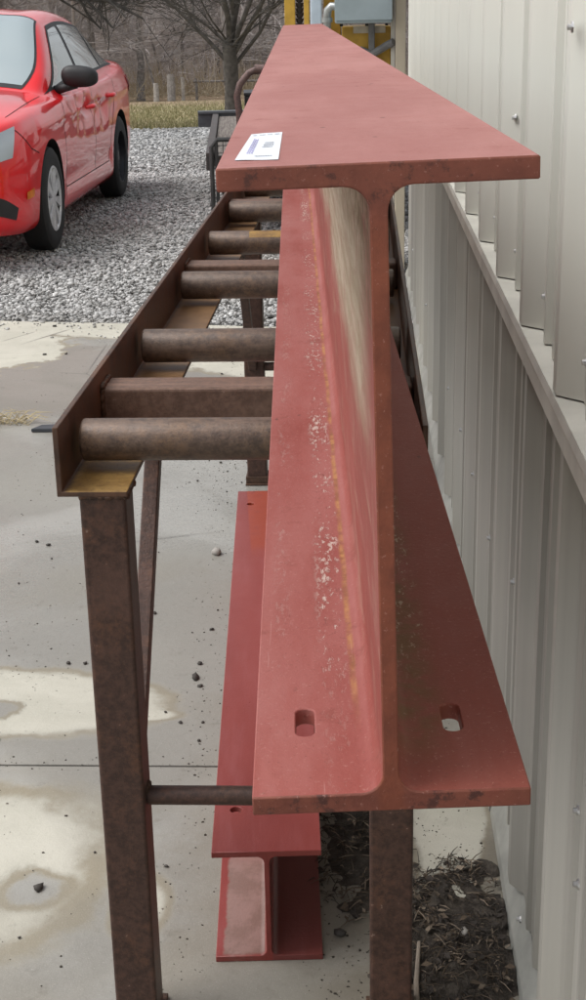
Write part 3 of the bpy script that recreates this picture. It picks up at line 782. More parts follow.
def mat_glass():
    n = N('car_glass', .03, .9, 0, 1.); n.set('Base Color', (.17, .21, .225)); n.set('IOR', 1.9); return n.m  # light blue-grey base colour stands in for reflected sky
def mat_ws():
    n = N('windshield_glass', .05, 1.0, 0, 1.); n.set('Base Color', (.30, .38, .40)); n.set('IOR', 1.8); return n.m
m_gl = mat_glass(); m_ws = mat_ws()
centre_patch('windshield_seal', 1.40, 2.12, 6.10, 6.10, m_blk, .0025)
centre_patch('windshield', 1.44, 2.09, 6.17, 6.16, m_ws, .005)
centre_patch('rear_window', 3.28, 3.98, 6.25, 6.3, m_gl, .004)
patch('window_trim', [(1.44, 5.04), (3.98, 5.10), (3.42, 5.90), (2.20, 5.92)], m_blk, .003, 50, 10)
gp = patch('side_window', [(1.64, 5.14), (2.50, 5.14), (2.44, 5.84), (2.17, 5.84)], m_gl, .006)
patch('side_window', [(2.58, 5.14), (3.36, 5.14), (3.20, 5.83), (2.52, 5.84)], m_gl, .006)
patch('side_window', [(3.42, 5.15), (3.84, 5.17), (3.40, 5.78), (3.26, 5.82)], m_gl, .006)
def strip(name, pts, wd, mat, off=.0012, parent=None):
    for sx in (1, -1):
        g = MB(); P = []
        for k in range(len(pts)-1):
            for t in range(10): P.append((pts[k][0]+(pts[k+1][0]-pts[k][0])*t/10, pts[k][1]+(pts[k+1][1]-pts[k][1])*t/10))
        P.append(pts[-1])
        for k, (s, z) in enumerate(P):
            a = P[max(k-1, 0)]; b_ = P[min(k+1, len(P)-1)]; d = Vector((b_[0]-a[0], b_[1]-a[1])).normalized(); nn = Vector((-d.y, d.x))*wd/2
            for q in (1, -1):
                ss, zz = s+nn.x*q, z+nn.y*q; u = u_at(ss, zz); p = S(ss, u)+Sn(ss, u)*off; g.v.append((sx*p.x, p.y, p.z))
        for k in range(len(P)-1): g.f.append((2*k, 2*k+1, 2*k+3, 2*k+2))
        g.build(name, mat, car, False, loc=CO)
m_seam = plain('seam', (.015, .003, .004), .9)
strip('door_seam', [(1.50, .93), (1.42, .70), (1.45, .34)], .007, m_seam)
strip('door_seam', [(2.52, .96), (2.54, .60), (2.55, .34)], .007, m_seam)
strip('door_seam', [(3.42, .98), (3.40, .78), (3.20, .55), (3.14, .34)], .007, m_seam)
strip('door_seam', [(1.45, .34), (3.14, .34)], .006, m_seam)
strip('bumper_seam', [(.32, .80), (.48, .68), (.62, .64)], .007, m_seam)
# headlight, marker, fog recess, tail light
m_hl = N('headlight_glass', .08, .8, .3, 1.); m_hl.set('Base Color', (.42, .47, .50)); m_hl = m_hl.m
for o in patch('headlight', [(.08, u_at(.08, .63)), (.22, u_at(.22, .65)), (.33, u_at(.33, .82)), (.12, u_at(.12, .78))], m_hl, .006, 16, 6): pass
patch('hood_seam', [(.40, 4.93), (1.36, 5.10), (1.36, 5.13), (.40, 4.96)], m_seam, .0015, 30, 1)
m_or = plain('orange_lens', (.75, .22, .02), .3)
patch('side_marker', [(.33, u_at(.33, .395)), (.44, u_at(.44, .405)), (.44, u_at(.44, .455)), (.33, u_at(.33, .44))], m_or, .006, 6, 4)
patch('bumper_grille', [(.02, u_at(.02, .36)), (.23, u_at(.23, .29)), (.24, u_at(.24, .36)), (.02, u_at(.02, .46))], m_blk, .004, 8, 4)
m_tl = plain('tail_lens', (.35, .01, .015), .15)
patch('tail_light', [(4.22, u_at(4.22, .80)), (4.56, u_at(4.56, .78)), (4.55, u_at(4.55, .92)), (4.12, u_at(4.12, .93))], m_tl, .006, 8, 6)
patch('lower_trim', [(0.02, .05), (.62, .02), (.60, .7), (.02, .6)], m_blk, .003, 10, 4)
# handles
for (s, z) in ((2.36, .80), (3.22, .83)):
    for sx in (1, -1):
        x = S(s, u_at(s, z), False).x; g = MB()
        g.tube([(sx*(x-.01), s-.10, z), (sx*(x+.028), s-.075, z+.004), (sx*(x+.032), s, z+.006), (sx*(x+.028), s+.075, z+.004), (sx*(x-.01), s+.10, z)], [.012, .016, .017, .016, .012], 10)
        autosmooth(g.build('door_handle', m_paint, car, loc=CO), 60)
# mirrors
for sx in (1, -1):
    g = MB(); nn, mm = 14, 20
    for i in range(nn+1):
        th = math.pi*i/nn
        for j in range(mm):
            ph = 2*math.pi*j/mm
            cx_, cy_, cz_ = math.cos(th), math.sin(th)*math.cos(ph), math.sin(th)*math.sin(ph)
            sg = lambda q, e: math.copysign(abs(q)**e, q)
            X_ = .125*sg(cx_, .7); tap = 1-.18*(X_/.12)
            g.v.append((sx*(.955+X_), 1.76+.065*sg(cy_, .8), 1.035+(.072*tap*sg(cz_, .8))-(.012 if cz_ < 0 else 0)*X_/.12))
    for i in range(nn):
        for j in range(mm): j2 = (j+1) % mm; g.f.append((i*mm+j, i*mm+j2, (i+1)*mm+j2, (i+1)*mm+j))
    mo = g.build('wing_mirror', m_blk, car, True, loc=CO)
    g = MB(); g.tube([(sx*.78, 1.74, .945), (sx*.86, 1.75, .965), (sx*.93, 1.76, .985)], [.035, .028, .03], 10); g.build('mirror_arm', m_blk, mo, True)
# wheels
def wheel(sx, s, hub):
    wh = empty('wheel', (sx*.80, s-2.3, .325)); wh.parent = car
    g = MB(); rt = .325
    prof = [(-.07, .20), (-.075, .25), (-.07, .295), (-.06, .315), (-.04, .3235), (-.02, rt), (.01, rt), (.04, rt), (.065, .3235), (.088, .315), (.101, .295), (.105, .25), (.10, .205), (.085, .20)]
    g.lathe([(sx*a, b_) for a, b_ in prof], 48); autosmooth(g.build('tyre', plain('tyre_rubber', (.018, .018, .018), .8, bump=.2), wh), 30)
    ms = plain('silver_hubcap', (.66, .67, .69), .3, .35) if hub else plain('black_steel_rim', (.03, .032, .04), .4, .4)
    g = MB(); g.lathe([(sx*a, b_) for a, b_ in [(.02, .0), (.02, .19), (.075, .20), (.098, .203), (.098, .212), (.088, .214)]], 48)
    rim = autosmooth(g.build('rim', plain('rim_inner', (.05, .05, .055), .5, .5) if hub else ms, wh), 30)
    if hub:
        g = MB()
        g.lathe([(sx*a, b_) for a, b_ in [(.098, .0), (.098, .03), (.092, .045), (.08, .05)]], 24)
        g.lathe([(sx*a, b_) for a, b_ in [(.09, .185), (.101, .190), (.1015, .203), (.09, .210)]], 48)
        for k in range(9):
            a = 2*math.pi*k/9+.3
            M_ = Matrix.Rotation(a, 4, 'X')
            vv = []
            for (x_, r_, w_) in ((.097, .03, .012), (.099, .19, .032)):
                for t in (-1, 1): vv += [M_ @ Vector((sx*x_, t*w_, r_)), M_ @ Vector((sx*(x_-.018), t*(w_+.004), r_))]
            g.add(vv, [(0, 2, 6, 4), (0, 4, 5, 1), (2, 3, 7, 6), (1, 5, 7, 3)])
        g.build('hubcap', ms, rim)
    else:
        g = MB()
        g.lathe([(sx*a, b_) for a, b_ in [(.07, .0), (.07, .045), (.055, .07), (.06, .13), (.035, .17)]], 40)
        g.build('hubcap', ms, rim, True)
for sx in (1, -1):
    wheel(sx, .95, True); wheel(sx, 3.635, False)

# ================================================================== YELLOW MACHINE past the wall end
mch = empty('yellow_machine', (-.1, 8.9, 0), 0, 'yellow painted machine frame with a grey electrical box, past the end of the long beam', 'machine')
ML = (.1, -8.9, 0)
m_yel = plain('yellow_paint_steel', (.50, .30, .045), .5, 0, .4, 0, .2, 9); m_gbox = plain('grey_box_paint', (.33, .40, .43), .45, 0, .4, 0, .08, 5)
g = MB(); g.box((-.12, 8.42, .05), (.155, 8.9, 1.385)); bevel(g.build('lower_panel', m_yel, mch, loc=ML), .006)
g = MB(); g.box((-.445, 8.5, 0), (-.385, 8.56, 2.3)); g.box((-.335, 8.5, 0), (-.305, 8.56, 2.3)); g.box((-.445, 8.5, 2.3), (-.305, 8.56, 2.36)); bevel(g.build('mast', m_yel, mch, loc=ML), .004)
g = MB(); 
z_ = .3
while z_ < 2.3: g.lathe([(-.012, .016), (.012, .024)], 12, (-.36, 8.53, z_), 'z'); z_ += .028
g.tube([(-.36, 8.53, .2), (-.36, 8.53, 2.3)], .012, 8); g.build('lift_chain', plain('chain_steel', (.05, .04, .035), .5, .5), mch, loc=ML)
g = MB(); g.box((-.296, 8.44, .2), (-.232, 8.52, 2.4)); bevel(g.build('white_post', plain('white_blue_paint', (.55, .64, .72), .4, 0, .4, 0, .05), mch, loc=ML), .008)
g = MB(); g.box((-.225, 8.6, .1), (-.13, 8.9, 2.3)); g.build('back_panel', m_yel, mch, loc=ML)
g = MB(); g.box((-.155, 8.24, 1.402), (.160, 8.41, 1.95)); eb = bevel(g.build('electrical_box', m_gbox, mch, loc=ML), .012, 3)
for x in (-.12, .02, .13): g = MB(); g.lathe([(-.012, 0), (-.012, .009), (0, .009)], 8, (x, 8.28, 1.40), 'z'); g.build('bolt', m_dark, eb)
g = MB(); g.box((-.155, 8.232, 1.418), (.160, 8.238, 1.95)); bevel(g.build('box_door', m_gbox, eb), .002)
g = MB(); g.box((-.055, 8.405, 1.348), (.125, 8.416, 1.387)); lp = g.build('label_plate', plain('plate_paint', (.52, .46, .36), .5), mch, loc=ML)
g = MB(); g.box((.03, 8.37, .9), (.065, 8.40, 1.40)); g.tube([(-.02, 8.39, 1.26), (.05, 8.37, 1.235), (.14, 8.35, 1.285), (.17, 8.33, 1.30)], .022, 10)
bevel(g.build('grey_pipe', plain('grey_pipe', (.17, .17, .17), .6), mch, loc=ML), .004)
g = MB(); g.tube([(-.145, 8.32, 1.49), (-.175, 8.32, 1.495), (-.195, 8.33, 1.475), (-.20, 8.34, 1.44), (-.20, 8.35, 1.2)], .022, 12); g.lathe([(-.01, .03), (.015, .03)], 12, (-.20, 8.34, 1.42), 'z')
autosmooth(g.build('conduit_elbow', plain('conduit_metal', (.42, .44, .43), .35, .6), mch, loc=ML), 40)

# ================================================================== TRAILER behind the conveyor
tr = empty('utility_trailer', (-.4, 11.8, 0), R(5), 'low weathered utility trailer with plank deck and mesh ramp gate behind the conveyor', 'trailer')
m_wood = N('grey_planks', .8, .2); _k = m_wood.noise(8, 5, .6, m_wood.co((9, .5, 1))); m_wood.set('Base Color', m_wood.mix(m_wood.ramp(_k, .3, .7), (.12, .10, .09), (.24, .215, .19))); m_wood = m_wood.m
m_tr = mat_rust('trailer_steel', (.05, .045, .045), (.10, .09, .085), (.16, .09, .06), .5)
g = MB()
for k in range(9): g.box((-.78+k*.172, -1.75, .50), (-.78+k*.172+.165, 2.0, .535))
bevel(g.build('deck', m_wood, tr), .003)
g = MB()
g.box((-.84, -1.8, .44), (-.785, 2.0, .56)); g.box((.785, -1.8, .44), (.84, 2.0, .56)); g.box((-.78, -1.8, .44), (.78, -1.755, .54)); bevel(g.build('frame', m_tr, tr), .004)
g = MB(); g.box((-.98, 2.005, .44), (.84, 2.05, .56)); g.box((-.98, 1.98, .56), (.84, 2.09, .585)); bevel(g.build('front_board', plain('front_board', (.11, .12, .13), .5), tr), .004)
# mesh ramp gate
g = MB()
g.tube([(-.80, -1.84, .10), (-.80, -1.84, .60), (-.76, -1.84, .65), (.76, -1.84, .65), (.80, -1.84, .60), (.80, -1.84, .10)], .016, 8); g.tube([(-.80, -1.84, .12), (.80, -1.84, .12)], .016, 8)
g.tube([(-.765, -1.842, .12), (-.765, -1.842, .64)], .012, 8)
gate = autosmooth(g.build('ramp_gate', plain('gate_steel', (.04, .04, .04), .6), tr), 40)
g = MB(); x = -.72
while x < .76: g.tube([(x, -1.84, .12), (x, -1.84, .64)], .003, 4); x += .04
z_ = .16
while z_ < .64: g.tube([(-.79, -1.836, z_), (.79, -1.836, z_)], .003, 4); z_ += .05
g.build('gate_mesh', plain('mesh_steel', (.10, .10, .10), .6), gate)
for sx in (-1, 1):
    g = MB(); g.lathe([(-.06, .12), (-.07, .2), (-.05, .245), (.05, .245), (.07, .2), (.06, .12), (.03, .10), (.03, 0)], 28, (sx*.70, .3, .25)); g.build('wheel', m_blk, tr, True)
g = MB(); g.tube([(0, 2.0, .48), (0, 3.2, .46)], .04, 8); g.tube([(0, 3.0, .46), (0, 3.0, .0)], .025, 8); g.build('drawbar', m_tr, tr)
# black tool box & bent pipe on it
tb = empty('tool_box', (-.62, 11.4, .56), R(5), 'black steel box standing on the trailer deck beside the red beam', 'box')
g = MB(); g.box((-.30, -.22, -.022), (.32, .22, .30)); bevel(g.build('box_body', plain('black_box', (.018, .018, .02), .5), tb), .008)
g = MB(); g.box((-.305, -.225, .302), (.325, .225, .325)); bevel(g.build('box_lid', plain('black_lid', (.03, .03, .032), .45), tb), .006)
g = MB(); g.tube([(-.94, 11.12, .56), (-.94, 11.12, .74), (-.955, 11.12, .86), (-.93, 11.12, .95), (-.86, 11.12, 1.03), (-.80, 11.12, 1.055), (-.5, 11.12, 1.05), (.3, 11.12, 1.04)], .026, 12)
g.lathe([(-.035, .036), (.035, .036)], 12, (-.78, 11.12, 1.055), 'x'); g.box((-.99, 11.07, .537), (-.89, 11.17, .56))
autosmooth(tag(g.build('bent_pipe', mat_rust('pipe_rust', (.09, .06, .055), (.17, .11, .10), (.2, .1, .07), .4)), 'rusty bent pipe rail curving over the black box on the trailer', 'pipe'), 40)

# ================================================================== TREES
m_bark = plain('grey_bark', (.26, .24, .225), .9, 0, .2, 0, .35, 9, .6); m_twig = plain('twigs', (.42, .385, .37), .9, 0, .1, 0, .3, .8)  # grey bark and twigs lightened, distance haze put into the colour
m_bark2 = plain('dark_bark', (.090, .082, .074), .9, 0, .2, 0, .35, 9, .6)
def grow(tk, cr, p, d, r, L, depth, rs, droop=0., minr=.004, spread=.55):
    n = 5 if depth > 2 else 3
    pts = [p.copy()]; rad = [r]; q = p.copy(); dd = d.copy()
    for i in range(n):
        dd = (dd+Vector((rs.gauss(0, .12), rs.gauss(0, .12), rs.gauss(0, .08)-droop))).normalized()
        q = q+dd*L/n; pts.append(q.copy()); rad.append(r*(1-.45*(i+1)/n))
    (tk if depth >= 5 else cr).tube(pts, rad, 8 if depth >= 5 else (5 if depth >= 3 else 3), caps=False)
    if depth <= 0: return
    k = rs.choice((2, 3, 3)) if depth > 1 else 3
    for i in range(k+1):
        t = rs.uniform(.35, 1.) if i else 1.
        idx = min(int(t*n), n); b_ = pts[idx]
        ax = Vector((rs.gauss(0, 1), rs.gauss(0, 1), rs.gauss(0, .5))).normalized()
        nd = (dd+ax*rs.uniform(spread*.6, spread*1.4)).normalized()
        if depth > 2: nd.z = abs(nd.z)*.8+.1; nd.normalize()
        rr = max(rad[idx]*rs.uniform(.5, .75), minr)
        grow(tk, cr, b_, nd, rr, L*rs.uniform(.58, .82), depth-1, rs, droop, minr, spread)
def tree_proto(seed, h, r, depth=5, lean=0., trunk_h=.3, stems=3, minr=.006, bark=None):
    rs = random.Random(seed); tk = MB(); cr = MB()
    th = h*trunk_h
    pts = [Vector((0, 0, -.3))]; rad = [r*1.25]
    for i in range(1, 6): pts.append(Vector((lean*th*i/5+rs.gauss(0, .02), rs.gauss(0, .02), th*i/5))); rad.append(r*(1-.05*i))
    rad[1] = r*1.02
    tk.tube(pts, rad, 10, caps=False)
    for i in range(stems):
        a = 2*math.pi*i/stems+rs.uniform(-.4, .4); sp = rs.uniform(.18, .6)
        d = Vector((math.cos(a)*sp+lean, math.sin(a)*sp, 1)).normalized()
        grow(tk, cr, pts[-1], d, r*rs.uniform(.5, .7), h*.26, depth-1 if i else depth-1, rs, 0, minr)
    for i in range(4):     # low twiggy side shoots
        a = rs.uniform(0, 6.28); z_ = rs.uniform(.5, 1.)*th
        grow(tk, cr, Vector((lean*z_, 0, z_)), Vector((math.cos(a), math.sin(a), rs.uniform(-.1, .7))).normalized(), r*.22, h*.16, 3, rs, .02, minr)
    return tk, cr
def place(tk, cr, loc, label, group=None, rz=0, name='bare_tree', bark=None):
    e = empty(name, loc, rz, label, 'tree', group)
    tk.build('trunk', bark or m_bark, e, True, fix=False); cr.build('crown', m_twig if bark is None else bark, e, True, fix=False); return e
# main tree at the edge of the grass
rs = random.Random(11); tk = MB(); cr = MB()
tk.tube([(0, 0, -.3), (.0, 0, 0), (.02, 0, .5), (.0, 0, .95), (-.03, 0, 1.25)], [.20, .145, .13, .135, .12], 12, caps=False)
stems = [((-.02, 0, .85), (-.58, .1, .75), .055, 2.3), ((-.02, 0, 1.15), (-.16, .2, 1), .095, 2.8), ((.0, 0, 1.1), (.06, -.1, 1), .075, 2.9), ((.02, 0, .95), (.42, .0, .85), .06, 2.6), ((.0, 0, .75), (.95, .2, .75), .05, 2.2), ((.0, 0, 1.0), (.30, -.2, 1.), .06, 2.4)]
for p, d, r_, L in stems:
    grow(tk, cr, Vector(p), Vector(d).normalized(), r_*.85, L, 4, rs, 0, .005, .45)
for i in range(9):
    a = rs.uniform(0, 6.28); z_ = rs.uniform(.9, 2.2); grow(tk, cr, Vector((0, 0, min(z_, 1.2))), Vector((math.cos(a)*.9, math.sin(a)*.9, rs.uniform(.2, .9))).normalized(), .022, 1.5, 3, rs, 0, .006)
TX, TY = -2.49, 27.8
place(tk, cr, (TX, TY, gz(TX, TY)), 'bare grey tree with several stems forking low, standing alone at the edge of the grass', bark=m_bark2)
# overhanging tree at left (trunk out of frame)
rs = random.Random(5); tk = MB(); cr = MB()
tk.tube([(0, 0, -.3), (0, 0, .6), (.05, 0, 1.8), (.1, 0, 3.2)], [.34, .25, .22, .2], 14, caps=False)
def limb(pts, r0, r1, n_side, rs):
    n = len(pts); rad = [r0+(r1-r0)*i/(n-1) for i in range(n)]
    tk.tube(pts, rad, 8, caps=False)
    for i in range(n_side):
        k = rs.randrange(2, n); b_ = Vector(pts[k]); d = (Vector(pts[k])-Vector(pts[k-1])).normalized()
        nd = (d+Vector((rs.gauss(0, .5), rs.gauss(0, .5), rs.gauss(-.05, .5)))).normalized()
        grow(tk, cr, b_, nd, rad[k]*.5, rs.uniform(.5, .9), 3, rs, .03, .004)
limb([(.05, 0, 1.9), (.8, -.2, 2.25), (1.7, -.3, 2.3), (2.6, -.4, 2.05), (3.4, -.4, 1.80), (3.9, -.5, 1.62), (4.35, -.5, 1.38)], .13, .012, 14, rs)
limb([(.05, 0, 1.7), (.9, .4, 1.9), (1.9, .7, 1.85), (2.9, .8, 1.70), (3.6, .9, 1.62), (4.3, 1., 1.66)], .08, .010, 8, rs)
limb([(.1, 0, 2.9), (1.2, 0, 3.2), (2.6, .2, 3.1), (4.2, .3, 2.6), (5.2, .4, 2.15), (5.9, .5, 1.7), (6.3, .5, 1.5)], .06, .008, 4, rs)
for i in range(5):
    a = rs.uniform(0, 6.28); grow(tk, cr, Vector((.1, 0, 3.1)), Vector((math.cos(a)*.6, math.sin(a)*.6, 1)).normalized(), .1, 2.2, 4, rs, 0, .01)
place(tk, cr, (-7.3, 20.5, 0), 'dark bare tree beyond the car with long drooping branches reaching over the car roof', bark=m_bark2)
# woodland
protos = []
for i, (h, r_, ln, st_) in enumerate([(9, .11, .0, 3), (11, .15, .03, 3), (7, .07, -.06, 2), (8, .09, .10, 3), (10, .13, -.02, 4), (6, .05, .25, 2)]):
    protos.append(tree_proto(100+i, h, r_, 5, ln, .22+.06*(i % 3), st_, .010))
rs = random.Random(21); done = {}
spots = []
for i in range(80):
    y = rs.uniform(48, 80) if i % 3 else rs.uniform(46, 60); x = rs.uniform(-.27*y-3, .03*y+2); spots.append((x, y))
for i, (x, y) in enumerate(spots):
    k = rs.randrange(6); sc_ = rs.uniform(.75, 1.3); rz = rs.uniform(0, 6.28)
    lab = 'bare brown tree standing in the crowded leafless wood beyond the grass'
    if k not in done:
        done[k] = place(*protos[k], (x, y, gz(x, y)), lab, 'bare trees of the far wood', rz); e = done[k]
    else:
        src = done[k]; e = src.copy(); col.objects.link(e); e.location = (x, y, gz(x, y)); e.rotation_euler = (0, 0, rz)
        for c_ in list(src.children): q = c_.copy(); col.objects.link(q); q.parent = e
    e.scale = (sc_,)*3
# brush: fine twigs between the trunks
def twigs(n, x0f, x1f, y0, y1, zmax, wd, seed, hmin=.0):
    g = np.random.default_rng(seed)
    y = y0+(y1-y0)*g.random(n)**.8; x = g.uniform(0, 1, n)*(x1f*y+2-(x0f*y-3))+(x0f*y-3)
    zb = -.045*(np.minimum(y, 100)-19.5)+hmin+g.random(n)**1.5*zmax
    L = g.uniform(.5, 1.8, n); az = g.uniform(0, 6.28, n); el = g.uniform(-.2, 1.5, n)
    d = np.stack([np.cos(az)*np.cos(el), np.sin(az)*np.cos(el), np.sin(el)], 1)
    P = np.stack([x, y, zb], 1); sd_ = np.stack([-np.sin(az), np.cos(az)*0, np.cos(el)*.6+.2], 1); sd_ /= np.linalg.norm(sd_, axis=1)[:, None]
    w_ = wd*g.uniform(.5, 1.3, n)[:, None]
    mid = P+d*L[:, None]*.5+g.normal(0, .06, (n, 3)); end = P+d*L[:, None]
    V = np.stack([P-sd_*w_, P+sd_*w_, mid+sd_*w_*.7, mid-sd_*w_*.7, end+sd_*w_*.1, end-sd_*w_*.1], 1).reshape(-1, 3)
    b_ = (np.arange(n)*6)[:, None]; Fq = np.concatenate([b_+np.array([0, 1, 2, 3]), b_+np.array([3, 2, 4, 5])], 0)
    return V, Fq
def mat_brush():
    n = N('brush_twigs', .95, .1); r = n.rnd()
    c = n.mix(n.ramp(r, 0, .6), (.42, .38, .365), (.62, .565, .545)); c = n.mix(n.ramp(r, .85, 1.), c, (.44, .39, .35)); n.set('Base Color', c); return n.m  # twig tones paled to carry the haze of the wood
m_brush = mat_brush()
V, Fq = twigs(60000, -.27, .04, 54, 84, 5., .009, 4); tag(obj('brushwood', V, Fq, m_brush), 'tangled brown undergrowth and bare twigs filling the wood', 'brush', kind='stuff')
V, Fq = twigs(7000, -.27, .04, 47, 66, .2, .010, 9); tag(obj('dry_weeds', V, Fq, plain('straw_weeds', (.40, .33, .23), .95)), 'pale dry weeds along the edge of the wood', 'weeds', kind='stuff')
# wooded hillside behind
n = N('leafless_hillside', 1, 0); k1 = n.noise(.9, 8, .75, n.co((1, 1, .35))); k2 = n.noise(.06, 3)
cc = n.mix(n.ramp(k1, .35, .65), (.44, .41, .40), (.62, .58, .565)); n.set('Base Color', cc); n.bump(k1, 1, .6)  # haze over the far wood is painted into these pale tones
v = []; xs2 = list(range(-120, 121, 4)); zs2 = [(-6, 84), (-2.6, 85), (0, 88), (3, 93), (6, 101), (9, 112), (12, 130), (14, 160), (-4, 300)]
for (zz, yy) in zs2:
    for x in xs2: v.append((x, yy+2*mnoise.noise((x*.07, yy*.02, 1)), zz+(.8 if zz > 0 else 0)*mnoise.noise((x*.15, yy*.1, 4))*2))
n2_ = len(xs2); f = [(j*n2_+i, j*n2_+i+1, (j+1)*n2_+i+1, (j+1)*n2_+i) for j in range(len(zs2)-1) for i in range(n2_-1)]
tag(obj('hill', v, f, n.m, smooth=True), kind='structure')
# grass blades near the yard edge
g_ = np.random.default_rng(8); n = 26000
y = 19.7+22*g_.random(n)**1.6; x = g_.uniform(-.27, .02, n)*y
zb = -.045*np.maximum(y-19.5, 0)-.03; h_ = g_.uniform(.03, .085, n); az = g_.uniform(0, 6.28, n)
P = np.stack([x, y, zb], 1); sd_ = np.stack([np.cos(az), np.sin(az), 0*az], 1)*.008; tp = P+np.stack([g_.normal(0, .03, n), g_.normal(0, .03, n), h_], 1)
V = np.stack([P-sd_, P+sd_, tp], 1).reshape(-1, 3); Fq = np.arange(3*n).reshape(n, 3)
nn = N('grass_blades', .9, .1); r = nn.rnd(); nn.set('Base Color', nn.mix(nn.ramp(r, .2, .8), (.19, .19, .085), (.42, .36, .22)))
tag(obj('lawn_grass', V, Fq, nn.m), 'short yellow green winter grass beyond the gravel', 'grass', kind='stuff')
# fence posts and rail at the wood edge
fp = None
def post_at(x, y, h, r_, c, lab):
    g = MB(); g.tube([(0, 0, -.2), (.01, 0, h*.5), (0, 0, h)], [r_, r_*.95, r_*.9], 10)
    return tag(g.build('fence_post', plain('post_wood', c, .85, 0, .2, 0, .25, 14), loc=(x, y, gz(x, y))), lab, 'post', 'old posts at the wood edge')
post_at(-6.15, 43.6, .50, .085, (.36, .34, .31), 'short pale wooden post just left of two taller posts at the wood edge')
post_at(-5.95, 45.5, .75, .13, (.30, .28, .26), 'thick grey post between the short pale post and the slim post')
post_at(-5.62, 45.8, .66, .06, (.40, .37, .33), 'slim whitish post at the right end of the three wood edge posts')
fr = empty('rail_fence', (-4.4, 48.5, gz(0, 48.5)), 0, 'low weathered rail fence crossing in front of the wood', 'fence')
g = MB(); g.tube([(-1.2, 0, .52), (1.3, .2, .50)], .035, 8); g.build('rail', m_bark, fr)
for x in (-1.1, 0, 1.2): g = MB(); g.tube([(x, .05, -.2), (x, .05, .62)], .045, 8); g.build('post', m_bark, fr)

# ================================================================== SMALL THINGS ON THE CONCRETE
m_peb = N('dark_pebble', .8, .3); r = m_peb.rnd(); m_peb.set('Base Color', m_peb.mix(m_peb.ramp(m_peb.noise(30, 3), .3, .7), (.035, .032, .03), (.10, .09, .08))); m_peb = m_peb.m
m_peb2 = plain('pale_stone', (.36, .34, .31), .8, 0, .3, 0, .25, 60)
peb = []
for i in range(5):
    V, Fc = scatter(np.array([[0, 0, .35]]), np.array([1.]), .35); o = obj('pebble', V, Fc, m_peb); peb.append(o)
used = 0
def place_peb(x, y, s, mat=None, lab=None, grp='bits of gravel loose on the concrete'):
    global used
    src = peb[used % 5]
    if used < 5: o = src
    else: o = src.copy(); col.objects.link(o)
    if mat: o.data = o.data.copy(); o.data.materials[0] = mat
    o.location = (x, y, 0.0005); o.scale = (s,)*3; o.rotation_euler = (0, 0, used*1.7)
    tag(o, lab or 'small dark bit of gravel or dirt lying loose on the damp concrete', 'pebble', grp); used += 1
rs = random.Random(77)
for (px_, py_, s) in [(-1.12, 5.0, .012), (-.98, 3.93, .010), (-.94, 3.9, .012), (-.69, 4.9, .012), (-.60, 4.95, .014), (-.72, 3.10, .010), (-.68, 3.10, .010), (-.80, 2.72, .008), (-.55, 3.4, .009), (-.52, 3.05, .008),
                      (-.40, 3.1, .011), (-.385, 2.98, .010), (-.36, 2.72, .008), (-.39, 3.3, .009), (-.45, 2.85, .007), (-.41, 2.80, .008), (-.60, 2.85, .006), (-.50, 2.72, .007), (-.47, 2.55, .007), (-.56, 4.5, .010), (-.50, 4.7, .009)]:
    place_peb(px_, py_, s*.72)
for i in range(55):
    y = rs.uniform(2.0, 5.2); x = rs.uniform(-.62, -.32) if i % 3 else rs.uniform(-1.3, -.4)
    if x > -.36 and y > 2: x -= .08
    place_peb(x, y, rs.uniform(.0018, .0050))
for i in range(14): place_peb(rs.uniform(-2.2, -.6), rs.uniform(5.3, 7.0), rs.uniform(.004, .011))
place_peb(-.429, 3.83, .020, m_peb2, 'pale grey chip of stone left of the short red beam on damp concrete', 'larger loose stones')
place_peb(-.592, 2.17, .013, None, 'black lump of dirt on pale concrete left of the front leg', 'larger loose stones')
place_peb(-.043, 2.045, .013, None, 'black lump just right of the near end of the short red beam', 'larger loose stones')
place_peb(-.40, 3.02, .013, None, 'rough dark stone close against the short red beam', 'larger loose stones')
# slate chip and dry grass tuft on the joint
g = MB(); g.prism([(-.07, -.02), (.02, -.035), (.075, -.01), (.06, .025), (-.03, .03)], 'z', .001, .016)
tag(bevel(g.build('slate_chip', plain('slate', (.05, .055, .065), .5), loc=(-1.19, 5.12, 0), rz=.2), .003), 'flat dark slate chip lying at the end of the dry grass tuft', 'stone')
g = MB(); rs = random.Random(3)
for i in range(170):
    x = rs.uniform(-.42, .12); y = rs.gauss(0, .02); a = rs.uniform(0, 6.28); L = rs.uniform(.05, .15); c_ = Vector((x, y, .0)); e_ = c_+Vector((math.cos(a)*L, math.sin(a)*L*.8, rs.uniform(.005, .045)))
    mid = (c_+e_)/2+Vector((0, 0, .02)); g.tube([c_, mid, e_], [.0016, .0014, .0005], 3, caps=False)
tag(g.build('dry_grass_tuft', plain('straw', (.42, .35, .22), .9), loc=(-1.40, 5.22, 0), fix=False), 'dry straw coloured grass tuft growing from the concrete joint at the left', 'grass tuft')
g = MB(); pts = [Vector((-.250, 2.10, .185))+Vector((-.010*math.sin(t*.29), .0, -.0045*t)) for t in range(12)]
g.tube(pts, .0009, 5); tag(g.build('wire_loop', plain('thin_wire', (.05, .04, .035), .5)), 'thin dark wire loop hanging at the left edge of the short red beam', 'wire')

